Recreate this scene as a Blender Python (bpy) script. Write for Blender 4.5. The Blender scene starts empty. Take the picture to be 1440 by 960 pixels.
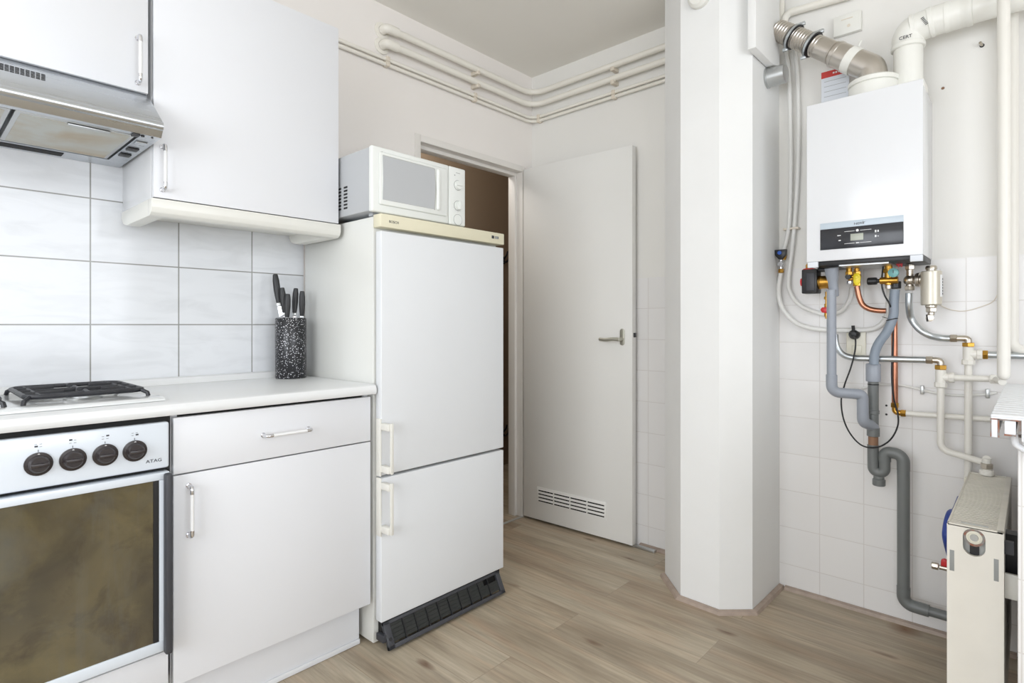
import bpy, bmesh, math, random
from mathutils import Vector, Matrix
random.seed(7)
S = bpy.context.scene
COL = S.collection
PI = math.pi

# ------------------------------------------------------------------ camera
FPX = 796.0; HOR = 456.3; CAMZ = 1.115; PH = math.atan(733/796.0)   # focal length and horizon in a 1440x960 frame
cd = bpy.data.cameras.new('camera'); cam = bpy.data.objects.new('camera', cd); COL.objects.link(cam)
cam.location = (0, 0, CAMZ); cam.rotation_euler = (PI/2, 0, PH - PI/2)
cd.sensor_width = 36; cd.lens = FPX/1440*36; cd.shift_y = (HOR-480)/1440; cd.clip_start = .02
S.camera = cam
# ------------------------------------------------------------------ view and light
S.view_settings.view_transform = 'Standard'; S.view_settings.look = 'None'
S.view_settings.exposure = 0.0; S.view_settings.gamma = 1.0
S.view_settings.use_curve_mapping = False
w = bpy.data.worlds.new('sky'); S.world = w; w.use_nodes = True
w.node_tree.nodes['Background'].inputs[0].default_value = (.80, .88, 1, 1)
w.node_tree.nodes['Background'].inputs[1].default_value = 2.0
RX0, RX1, RY0, RY1, CEIL = -1.8, 2.548, -1.7, 2.185, 2.576
def area(name, loc, rot, sx, sy, power, colr):
    l = bpy.data.lights.new(name, 'AREA'); l.shape = 'RECTANGLE'; l.size = sx; l.size_y = sy
    l.energy = power; l.color = colr
    o = bpy.data.objects.new(name, l); COL.objects.link(o); o.location = loc; o.rotation_euler = rot
    return o
# daylight outside the two windows behind and beside the camera
area('daylight_side', (.25, RY0-.16, 1.55), (PI/2, 0, 0), 2.5, 1.5, 35, (.97, .985, 1))
area('daylight_rear', (RX0-.16, .35, 1.5), (PI/2, 0, -PI/2), 2.5, 1.7, 50, (.96, .98, 1))

# unseen fill light added to brighten the dark hallway
l = bpy.data.lights.new('hall_fill_light', 'POINT'); l.energy = 10; l.shadow_soft_size = .15; l.color = (1, .97, .93)
o = bpy.data.objects.new('hall_fill_light', l); COL.objects.link(o); o.location = (2.1, 2.65, 2.35)

# ------------------------------------------------------------------ pixel helpers (survey of the room from the photograph)
def ray(px, py):
    a = (px-720)/FPX; b = (HOR-py)/FPX; c, s = math.cos(PH), math.sin(PH)
    return Vector((c+s*a, s-c*a, b))
O = Vector((0, 0, CAMZ))
def onX(px, py, X): r = ray(px, py); return O + r*(X/r.x)
def onY(px, py, Y): r = ray(px, py); return O + r*(Y/r.y)
def onZ(px, py, Z): r = ray(px, py); return O + r*((Z-CAMZ)/r.z)
def onP(px, py, p, n): r = ray(px, py); return O + r*((p-O).dot(n)/r.dot(n))

# ------------------------------------------------------------------ materials
def lin(c):
    return tuple(((v/255)/12.92 if v/255 <= .04045 else ((v/255+.055)/1.055)**2.4) for v in c)+(1,)
def nd(t, ty, **k):
    n = t.nodes.new(ty)
    for a, v in k.items(): setattr(n, a, v)
    return n
def mat(name, rgb, rough=.5, metal=0, var=.0, vs=4, bump=0, bs=60, coat=0, spec=None):
    m = bpy.data.materials.new(name); m.use_nodes = True; t = m.node_tree; b = t.nodes['Principled BSDF']
    c = lin(rgb); b.inputs['Base Color'].default_value = c
    b.inputs['Roughness'].default_value = rough; b.inputs['Metallic'].default_value = metal
    b.inputs['Coat Weight'].default_value = coat; b.inputs['Coat Roughness'].default_value = .1
    if spec is not None: b.inputs['Specular IOR Level'].default_value = spec
    g = nd(t, 'ShaderNodeNewGeometry')
    n = nd(t, 'ShaderNodeTexNoise'); n.inputs['Scale'].default_value = vs; n.inputs['Detail'].default_value = 4
    t.links.new(g.outputs['Position'], n.inputs['Vector'])
    r = nd(t, 'ShaderNodeMapRange'); r.inputs['From Min'].default_value = .3; r.inputs['From Max'].default_value = .7
    r.inputs['To Min'].default_value = 1-max(var, .012); r.inputs['To Max'].default_value = 1
    t.links.new(n.outputs['Fac'], r.inputs['Value'])
    mx = nd(t, 'ShaderNodeVectorMath', operation='SCALE'); mx.inputs[0].default_value = c[:3]
    t.links.new(r.outputs[0], mx.inputs['Scale']); t.links.new(mx.outputs[0], b.inputs['Base Color'])
    if bump:
        n2 = nd(t, 'ShaderNodeTexNoise'); n2.inputs['Scale'].default_value = bs; n2.inputs['Detail'].default_value = 3
        t.links.new(g.outputs['Position'], n2.inputs['Vector'])
        bp = nd(t, 'ShaderNodeBump'); bp.inputs['Strength'].default_value = bump; bp.inputs['Distance'].default_value = .002
        t.links.new(n2.outputs['Fac'], bp.inputs['Height']); t.links.new(bp.outputs[0], b.inputs['Normal'])
    return m

def tiled_wall(name, paint, tile, grout, axis, tw, th, off, zoff, limit_axis, limit, ztop, mortar, rough, veins=0):
    """painted plaster, with ceramic tiles below ztop (and before `limit` along the wall)"""
    m = bpy.data.materials.new(name); m.use_nodes = True; t = m.node_tree; b = t.nodes['Principled BSDF']
    L = t.links.new
    g = nd(t, 'ShaderNodeNewGeometry'); s = nd(t, 'ShaderNodeSeparateXYZ'); L(g.outputs['Position'], s.inputs[0])
    a = nd(t, 'ShaderNodeMath', operation='SUBTRACT'); L(s.outputs[axis], a.inputs[0]); a.inputs[1].default_value = off
    z = nd(t, 'ShaderNodeMath', operation='SUBTRACT'); L(s.outputs[2], z.inputs[0]); z.inputs[1].default_value = zoff
    cb = nd(t, 'ShaderNodeCombineXYZ'); L(a.outputs[0], cb.inputs[0]); L(z.outputs[0], cb.inputs[1])
    br = nd(t, 'ShaderNodeTexBrick'); br.offset = 0; br.squash = 1
    br.inputs['Scale'].default_value = 1; br.inputs['Brick Width'].default_value = tw; br.inputs['Row Height'].default_value = th
    br.inputs['Mortar Size'].default_value = mortar; br.inputs['Mortar Smooth'].default_value = .2
    br.inputs['Color1'].default_value = lin(tile); c2 = tuple(v-3 for v in tile); br.inputs['Color2'].default_value = lin(c2)
    br.inputs['Mortar'].default_value = lin(grout); L(cb.outputs[0], br.inputs['Vector'])
    tc = br.outputs['Color']
    if veins:
        wv = nd(t, 'ShaderNodeTexNoise'); wv.inputs['Scale'].default_value = 5; wv.inputs['Detail'].default_value = 6; wv.inputs['Distortion'].default_value = 1.2
        mp = nd(t, 'ShaderNodeMapping'); mp.inputs['Rotation'].default_value = (0, 0, .5); mp.inputs['Scale'].default_value = (1, 3.5, 1)
        L(cb.outputs[0], mp.inputs['Vector']); L(mp.outputs[0], wv.inputs['Vector'])
        r = nd(t, 'ShaderNodeMapRange'); r.inputs['From Min'].default_value = .45; r.inputs['From Max'].default_value = .75
        r.inputs['To Min'].default_value = 1; r.inputs['To Max'].default_value = .90; L(wv.outputs['Fac'], r.inputs['Value'])
        sc = nd(t, 'ShaderNodeVectorMath', operation='SCALE'); L(tc, sc.inputs[0]); L(r.outputs[0], sc.inputs['Scale']); tc = sc.outputs[0]
    m1 = nd(t, 'ShaderNodeMath', operation='LESS_THAN'); L(s.outputs[2], m1.inputs[0]); m1.inputs[1].default_value = ztop
    m2 = nd(t, 'ShaderNodeMath', operation='LESS_THAN'); L(s.outputs[limit_axis], m2.inputs[0]); m2.inputs[1].default_value = limit
    mk = nd(t, 'ShaderNodeMath', operation='MULTIPLY'); L(m1.outputs[0], mk.inputs[0]); L(m2.outputs[0], mk.inputs[1])
    n = nd(t, 'ShaderNodeTexNoise'); n.inputs['Scale'].default_value = 2.5; n.inputs['Detail'].default_value = 5; L(g.outputs['Position'], n.inputs['Vector'])
    r2 = nd(t, 'ShaderNodeMapRange'); r2.inputs['To Min'].default_value = .96; r2.inputs['To Max'].default_value = 1.02; L(n.outputs['Fac'], r2.inputs['Value'])
    pc = nd(t, 'ShaderNodeVectorMath', operation='SCALE'); pc.inputs[0].default_value = lin(paint)[:3]; L(r2.outputs[0], pc.inputs['Scale'])
    mx = nd(t, 'ShaderNodeMix', data_type='RGBA'); L(mk.outputs[0], mx.inputs['Factor']); L(pc.outputs[0], mx.inputs[6]); L(tc, mx.inputs[7])
    L(mx.outputs[2], b.inputs['Base Color'])
    rr = nd(t, 'ShaderNodeMapRange'); rr.inputs['To Min'].default_value = .75; rr.inputs['To Max'].default_value = rough; L(mk.outputs[0], rr.inputs['Value']); L(rr.outputs[0], b.inputs['Roughness'])
    n3 = nd(t, 'ShaderNodeTexNoise'); n3.inputs['Scale'].default_value = 7 if veins else 10; L(g.outputs['Position'], n3.inputs['Vector'])
    h = nd(t, 'ShaderNodeMath', operation='MULTIPLY'); L(br.outputs['Fac'], h.inputs[0]); L(mk.outputs[0], h.inputs[1])
    h2 = nd(t, 'ShaderNodeMath', operation='MULTIPLY_ADD'); L(n3.outputs['Fac'], h2.inputs[0]); h2.inputs[1].default_value = .6; 
    ng = nd(t, 'ShaderNodeMath', operation='MULTIPLY'); L(h.outputs[0], ng.inputs[0]); ng.inputs[1].default_value = -1
    L(ng.outputs[0], h2.inputs[2])
    bp = nd(t, 'ShaderNodeBump'); bp.inputs['Strength'].default_value = .35; bp.inputs['Distance'].default_value = .002
    L(h2.outputs[0], bp.inputs['Height']); L(bp.outputs[0], b.inputs['Normal'])
    return m

def laminate():
    m = bpy.data.materials.new('oak_laminate'); m.use_nodes = True; t = m.node_tree; b = t.nodes['Principled BSDF']; L = t.links.new
    g = nd(t, 'ShaderNodeNewGeometry'); s = nd(t, 'ShaderNodeSeparateXYZ'); L(g.outputs['Position'], s.inputs[0])
    cb = nd(t, 'ShaderNodeCombineXYZ')
    a = nd(t, 'ShaderNodeMath', operation='ADD'); L(s.outputs[1], a.inputs[0]); a.inputs[1].default_value = 3.83
    x = nd(t, 'ShaderNodeMath', operation='ADD'); L(s.outputs[0], x.inputs[0]); x.inputs[1].default_value = 2.06
    L(a.outputs[0], cb.inputs[0]); L(x.outputs[0], cb.inputs[1])
    br = nd(t, 'ShaderNodeTexBrick'); br.offset = .37; br.offset_frequency = 2; br.squash = 1
    for k, v in (('Scale', 1), ('Brick Width', 1.28), ('Row Height', .192), ('Mortar Size', .0012), ('Mortar Smooth', .3), ('Bias', 0)): br.inputs[k].default_value = v
    br.inputs['Color1'].default_value = (0, 0, 0, 1); br.inputs['Color2'].default_value = (1, 1, 1, 1); br.inputs['Mortar'].default_value = (.5, .5, .5, 1)
    L(cb.outputs[0], br.inputs['Vector'])
    # each plank shifts the grain
    sh = nd(t, 'ShaderNodeVectorMath', operation='SCALE'); L(br.outputs['Color'], sh.inputs[0]); sh.inputs['Scale'].default_value = 7.0
    ad = nd(t, 'ShaderNodeVectorMath', operation='ADD'); L(cb.outputs[0], ad.inputs[0]); L(sh.outputs[0], ad.inputs[1])
    def noise(scale, det, rgh, sx, sy, dist=0):
        mp = nd(t, 'ShaderNodeMapping'); mp.inputs['Scale'].default_value = (sx, sy, 1); L(ad.outputs[0], mp.inputs['Vector'])
        n = nd(t, 'ShaderNodeTexNoise'); n.inputs['Scale'].default_value = scale; n.inputs['Detail'].default_value = det
        n.inputs['Roughness'].default_value = rgh; n.inputs['Distortion'].default_value = dist; L(mp.outputs[0], n.inputs['Vector']); return n.outputs['Fac']
    big = noise(1.0, 3, .5, 1.3, 7, .4); fine = noise(1.0, 6, .65, 5, 95, .3); mid = noise(1.0, 5, .6, 2.2, 26, 1.0)
    rp = nd(t, 'ShaderNodeValToRGB'); L(big, rp.inputs[0]); e = rp.color_ramp.elements
    e[0].position = .30; e[0].color = lin((158, 142, 120)); e[1].position = .72; e[1].color = lin((204, 192, 170))
    e2 = rp.color_ramp.elements.new(.5); e2.color = lin((186, 171, 148))
    def dark(fac, lo, hi, to, col_in):
        r = nd(t, 'ShaderNodeMapRange'); r.inputs['From Min'].default_value = lo; r.inputs['From Max'].default_value = hi
        r.inputs['To Min'].default_value = to; r.inputs['To Max'].default_value = 1.0; L(fac, r.inputs['Value'])
        sc = nd(t, 'ShaderNodeVectorMath', operation='SCALE'); L(col_in, sc.inputs[0]); L(r.outputs[0], sc.inputs['Scale']); return sc.outputs[0]
    hue = noise(1.0, 3, .5, 1.1, 9, .8)
    hr_ = nd(t, 'ShaderNodeMapRange'); hr_.inputs['From Min'].default_value = .5; hr_.inputs['From Max'].default_value = .68; hr_.inputs['To Max'].default_value = .6; L(hue, hr_.inputs['Value'])
    hm = nd(t, 'ShaderNodeMix', data_type='RGBA'); L(hr_.outputs[0], hm.inputs['Factor']); L(rp.outputs[0], hm.inputs[6]); hm.inputs[7].default_value = lin((190, 163, 136))
    c = dark(fine, .30, .66, .72, hm.outputs[2]); c = dark(mid, .28, .54, .78, c)
    # knots
    mp = nd(t, 'ShaderNodeMapping'); mp.inputs['Scale'].default_value = (1.7, 5.2, 1); L(ad.outputs[0], mp.inputs['Vector'])
    v = nd(t, 'ShaderNodeTexVoronoi'); v.inputs['Scale'].default_value = 1.35; v.inputs['Randomness'].default_value = 1
    nz = nd(t, 'ShaderNodeTexNoise'); nz.inputs['Scale'].default_value = 9; L(mp.outputs[0], nz.inputs['Vector'])
    dv = nd(t, 'ShaderNodeVectorMath', operation='MULTIPLY_ADD'); L(nz.outputs['Color'], dv.inputs[0]); dv.inputs[1].default_value = (.09, .09, 0); L(mp.outputs[0], dv.inputs[2])
    L(dv.outputs[0], v.inputs['Vector'])
    r = nd(t, 'ShaderNodeMapRange'); r.inputs['From Min'].default_value = .015; r.inputs['From Max'].default_value = .12; L(v.outputs['Distance'], r.inputs['Value'])
    mk = nd(t, 'ShaderNodeMix', data_type='RGBA'); L(r.outputs[0], mk.inputs['Factor']); mk.inputs[6].default_value = lin((112, 86, 66)); L(c, mk.inputs[7]); c = mk.outputs[2]
    # plank tint and joint
    tn = nd(t, 'ShaderNodeMapRange'); tn.inputs['To Min'].default_value = .93; tn.inputs['To Max'].default_value = 1.05; L(br.outputs['Color'], tn.inputs['Value'])
    sc = nd(t, 'ShaderNodeVectorMath', operation='SCALE'); L(c, sc.inputs[0]); L(tn.outputs[0], sc.inputs['Scale'])
    jm = nd(t, 'ShaderNodeMix', data_type='RGBA'); jf = nd(t, 'ShaderNodeMath', operation='MULTIPLY'); L(br.outputs['Fac'], jf.inputs[0]); jf.inputs[1].default_value = .45
    L(jf.outputs[0], jm.inputs['Factor']); L(sc.outputs[0], jm.inputs[6]); jm.inputs[7].default_value = lin((112, 94, 78)); c = jm.outputs[2]
    # rusty stain by the radiator pipe
    p = onZ(1272, 885, 0)
    sb = nd(t, 'ShaderNodeVectorMath', operation='DISTANCE'); L(g.outputs['Position'], sb.inputs[0]); sb.inputs[1].default_value = (p.x, p.y, 0)
    rs = nd(t, 'ShaderNodeMapRange'); rs.inputs['From Min'].default_value = .0; rs.inputs['From Max'].default_value = .06
    rs.inputs['To Min'].default_value = .95; rs.inputs['To Max'].default_value = 0; L(sb.outputs['Value'], rs.inputs['Value'])
    st = nd(t, 'ShaderNodeMix', data_type='RGBA'); L(rs.outputs[0], st.inputs['Factor']); L(c, st.inputs[6]); st.inputs[7].default_value = lin((112, 72, 30))
    L(st.outputs[2], b.inputs['Base Color']); b.inputs['Roughness'].default_value = .42
    bp = nd(t, 'ShaderNodeBump'); bp.inputs['Strength'].default_value = .12; bp.inputs['Distance'].default_value = .001; L(fine, bp.inputs['Height']); L(bp.outputs[0], b.inputs['Normal'])
    return m

def stained(name, base, stain, rough, metal, scale, lo, hi, fac=1.0, coat=0):
    m = bpy.data.materials.new(name); m.use_nodes = True; t = m.node_tree; b = t.nodes['Principled BSDF']; L = t.links.new
    g = nd(t, 'ShaderNodeNewGeometry'); n = nd(t, 'ShaderNodeTexNoise'); n.inputs['Scale'].default_value = scale; n.inputs['Detail'].default_value = 6; n.inputs['Distortion'].default_value = .6
    L(g.outputs['Position'], n.inputs['Vector'])
    r = nd(t, 'ShaderNodeMapRange'); r.inputs['From Min'].default_value = lo; r.inputs['From Max'].default_value = hi; r.inputs['To Max'].default_value = fac; L(n.outputs['Fac'], r.inputs['Value'])
    mx = nd(t, 'ShaderNodeMix', data_type='RGBA'); L(r.outputs[0], mx.inputs['Factor']); mx.inputs[6].default_value = lin(base); mx.inputs[7].default_value = lin(stain)
    L(mx.outputs[2], b.inputs['Base Color']); b.inputs['Roughness'].default_value = rough; b.inputs['Metallic'].default_value = metal; b.inputs['Coat Weight'].default_value = coat
    b.inputs['Coat Roughness'].default_value = .04
    return m
def speckled():
    m = bpy.data.materials.new('speckled_black'); m.use_nodes = True; t = m.node_tree; b = t.nodes['Principled BSDF']; L = t.links.new
    g = nd(t, 'ShaderNodeNewGeometry'); v = nd(t, 'ShaderNodeTexVoronoi'); v.inputs['Scale'].default_value = 170; L(g.outputs['Position'], v.inputs['Vector'])
    n = nd(t, 'ShaderNodeTexNoise'); n.inputs['Scale'].default_value = 260; L(g.outputs['Position'], n.inputs['Vector'])
    a = nd(t, 'ShaderNodeMath', operation='MULTIPLY_ADD'); L(n.outputs['Fac'], a.inputs[0]); a.inputs[1].default_value = .7; L(v.outputs['Distance'], a.inputs[2])
    r = nd(t, 'ShaderNodeMath', operation='LESS_THAN'); L(a.outputs[0], r.inputs[0]); r.inputs[1].default_value = .60
    mx = nd(t, 'ShaderNodeMix', data_type='RGBA'); L(r.outputs[0], mx.inputs['Factor']); mx.inputs[6].default_value = lin((22, 23, 27)); mx.inputs[7].default_value = lin((215, 215, 220))
    L(mx.outputs[2], b.inputs['Base Color']); b.inputs['Roughness'].default_value = .3
    return m
def brushed(name, rgb, rough, axis):
    m = mat(name, rgb, rough, 1); t = m.node_tree; b = t.nodes['Principled BSDF']; L = t.links.new
    g = nd(t, 'ShaderNodeNewGeometry'); mp = nd(t, 'ShaderNodeMapping'); sc = [220, 220, 220]; sc[axis] = 3; mp.inputs['Scale'].default_value = sc
    L(g.outputs['Position'], mp.inputs['Vector']); n = nd(t, 'ShaderNodeTexNoise'); n.inputs['Scale'].default_value = 1; n.inputs['Detail'].default_value = 3; L(mp.outputs[0], n.inputs['Vector'])
    r = nd(t, 'ShaderNodeMapRange'); r.inputs['To Min'].default_value = rough-.08; r.inputs['To Max'].default_value = rough+.12; L(n.outputs['Fac'], r.inputs['Value']); L(r.outputs[0], b.inputs['Roughness'])
    return m

MT = {}
MT['wall_left'] = tiled_wall('plaster_and_splashback_tiles', (244, 239, 234), (228, 230, 233), (150, 150, 146), 0, .2507, .199, .412-.2507*8, 1.115-.199*9, 0, 1.12, 1.80, .0022, .10, veins=1)
MT['wall_back'] = tiled_wall('plaster_and_small_tiles', (238, 236, 231), (237, 235, 233), (219, 215, 211), 1, .1556, .1561, .6407-.1556*20, .104-.1561*2, 1, 9, 1.35, .0015, .28)
MT['wall'] = mat('white_plaster', (236, 234, 230), .8, var=.03, vs=2, bump=.15, bs=25)
MT['column'] = mat('white_column_plaster', (240, 240, 238), .7, var=.04, vs=3, bump=.35, bs=14)
MT['ceiling'] = mat('ceiling_paint', (240, 237, 230), .85, var=.03, vs=2)
MT['hall'] = mat('taupe_hall_paint', (146, 128, 108), .85, var=.05, vs=3)
MT['floor'] = laminate()
MT['skirt'] = mat('oak_beading', (178, 160, 146), .5, var=.2, vs=30)
MT['lacquer'] = mat('white_door_lacquer', (238, 237, 233), .35, var=.02, vs=3)
MT['frame'] = mat('painted_door_frame', (234, 230, 224), .4, var=.03)
MT['cab'] = mat('white_melamine', (230, 231, 234), .38, var=.015, vs=2)
MT['cabside'] = mat('reflection_darkened_melamine', (218, 219, 220), .2)  # darker than the doors; the hood's dark reflection is put into the colour
MT['pelmet'] = mat('cream_laminate', (230, 229, 222), .3)
MT['top'] = mat('white_worktop_laminate', (233, 234, 234), .22, var=.02)
MT['enamel'] = mat('white_enamel', (236, 238, 238), .15, coat=.3)
MT['ovenwhite'] = mat('bluish_white_enamel', (228, 235, 243), .2, coat=.3)
MT['fridge'] = mat('white_lacquered_steel', (229, 231, 233), .3, var=.015, bump=.05, bs=200)
MT['fridgeside'] = mat('white_fridge_side', (224, 224, 219), .16)
MT['gasket'] = mat('grey_gasket', (178, 178, 174), .5)
MT['cream'] = mat('cream_plastic', (228, 222, 196), .4)
MT['handlew'] = mat('ivory_plastic', (228, 226, 218), .4)
MT['micro'] = mat('white_microwave_plastic', (234, 236, 232), .3)
MT['microside'] = mat('grey_painted_steel', (184, 186, 188), .35)
MT['microwin'] = mat('grey_microwave_window', (188, 190, 192), .25)
MT['shade'] = mat('grey_print', (150, 152, 150), .5)
MT['black'] = mat('black_plastic', (30, 30, 32), .4)
MT['blackmetal'] = mat('black_cast_iron', (44, 45, 50), .42, var=.3, vs=60, bump=.5, bs=180)
MT['knob'] = mat('dark_knob_plastic', (52, 46, 46), .3)
MT['charcoal'] = mat('charcoal_plastic', (62, 63, 68), .45)
MT['gapshade'] = mat('painted_gap_shade', (24, 23, 23), .7)  # near-black standing in for the shade inside gaps, slots and recesses
MT['slat'] = mat('dark_grey_slats', (40, 42, 40), .6)
def oven_glass():
    m = stained('smudged_oven_glass', (56, 50, 36), (98, 88, 60), .05, 0, 4.0, .34, .66, 1.0, coat=1); t = m.node_tree; b = t.nodes['Principled BSDF']; L = t.links.new
    src = b.inputs['Base Color'].links[0].from_socket; g = nd(t, 'ShaderNodeNewGeometry')
    def layer(src, sc, scale3, lo, hi, rgb, f):
        mp = nd(t, 'ShaderNodeMapping'); mp.inputs['Scale'].default_value = scale3; L(g.outputs['Position'], mp.inputs['Vector'])
        n = nd(t, 'ShaderNodeTexNoise'); n.inputs['Scale'].default_value = sc; n.inputs['Detail'].default_value = 7; n.inputs['Roughness'].default_value = .62; n.inputs['Distortion'].default_value = .5; L(mp.outputs[0], n.inputs['Vector'])
        r = nd(t, 'ShaderNodeMapRange'); r.inputs['From Min'].default_value = lo; r.inputs['From Max'].default_value = hi; r.inputs['To Max'].default_value = f; L(n.outputs['Fac'], r.inputs['Value'])
        x = nd(t, 'ShaderNodeMix', data_type='RGBA'); L(r.outputs[0], x.inputs['Factor']); L(src, x.inputs[6]); x.inputs[7].default_value = lin(rgb); return x.outputs[2]
    c = layer(src, 9, (1, 1, 1), .52, .72, (46, 36, 24), .8)
    c = layer(c, 3, (1, 1, 1), .50, .70, (124, 112, 72), .55)
    c = layer(c, 2.2, (1, 1, 1), .52, .72, (84, 86, 84), .7)
    c = layer(c, 4, (6, 1, .6), .55, .75, (96, 96, 90), .35)
    L(c, b.inputs['Base Color']); return m
MT['glass'] = oven_glass()
MT['ink'] = mat('dark_print', (58, 60, 66), .5)
MT['white'] = mat('white_print', (238, 238, 238), .4)
MT['chrome'] = mat('chrome', (225, 225, 228), .12, 1)
MT['steel'] = brushed('brushed_steel', (200, 204, 208), .28, 0)
MT['zinc'] = mat('zinc_plated_pipe', (200, 205, 208), .36, 1)
MT['nickel'] = mat('nickel_plated_brass', (200, 192, 180), .3, 1)
MT['nickelw'] = mat('satin_nickel_paint', (206, 200, 186), .35, .4)
MT['alu'] = mat('aluminium', (196, 198, 198), .35, .9)
MT['filter'] = stained('stained_aluminium_filter', (196, 198, 192), (176, 152, 112), .45, .35, 7, .42, .72, .8)
MT['flue'] = mat('stainless_flue', (202, 196, 188), .3, 1)
MT['brass'] = mat('brass', (206, 158, 74), .3, 1, var=.2, vs=60)
MT['copper'] = mat('copper', (196, 136, 110), .28, 1, var=.2, vs=30)
MT['pvc'] = mat('white_pvc', (236, 235, 228), .35)
MT['pipew'] = mat('white_painted_pipe', (234, 231, 223), .35, var=.03)
MT['pipewall'] = mat('cream_painted_pipe', (240, 236, 226), .4)
MT['hose'] = mat('white_plastic_hose', (232, 231, 227), .4)
MT['pvcgrey'] = mat('light_grey_pvc', (152, 157, 166), .35)
MT['hosegrey'] = mat('blue_grey_hose', (138, 148, 160), .4)
MT['pvcdark'] = mat('dark_grey_pvc', (116, 119, 118), .38, var=.1, vs=12)
MT['rust'] = mat('rusty_brown', (140, 106, 82), .7)
MT['red'] = mat('red_plastic', (205, 40, 46), .35)
MT['yellow'] = mat('yellow_plastic', (240, 216, 30), .35)
MT['blue'] = mat('blue_plastic', (42, 92, 190), .35)
MT['bluehose'] = mat('dark_blue_rubber', (38, 62, 140), .45)
MT['teal'] = mat('teal_gauge_face', (120, 178, 176), .3)
MT['boiler'] = mat('glossy_white_casing', (230, 231, 233), .22, coat=.2)
MT['panel'] = mat('black_glass_panel', (44, 45, 50), .18)
MT['bluegrey'] = mat('light_blue_grey_strip', (196, 208, 218), .3)
MT['lcd'] = mat('grey_green_display', (176, 180, 168), .3)
MT['paper'] = mat('white_paper', (226, 230, 236), .7)
MT['redpaper'] = mat('red_paper', (206, 66, 60), .6)
MT['rad'] = mat('ivory_radiator_enamel', (236, 232, 222), .35, var=.04, vs=14)
MT['radtop'] = mat('aged_radiator_grille', (228, 223, 210), .45, var=.10, vs=30)
MT['radw'] = mat('white_radiator_enamel', (238, 240, 243), .35)
MT['corrode'] = stained('corroded_steel', (150, 146, 142), (150, 96, 74), .6, .3, 60, .4, .6)
MT['socket'] = mat('cream_socket', (236, 232, 216), .35)
MT['speck'] = speckled()
MT['lever'] = mat('bronze_grey_handle', (182, 180, 168), .35, .6)
MT['bracket'] = mat('beige_bracket', (226, 216, 200), .5)

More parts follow.
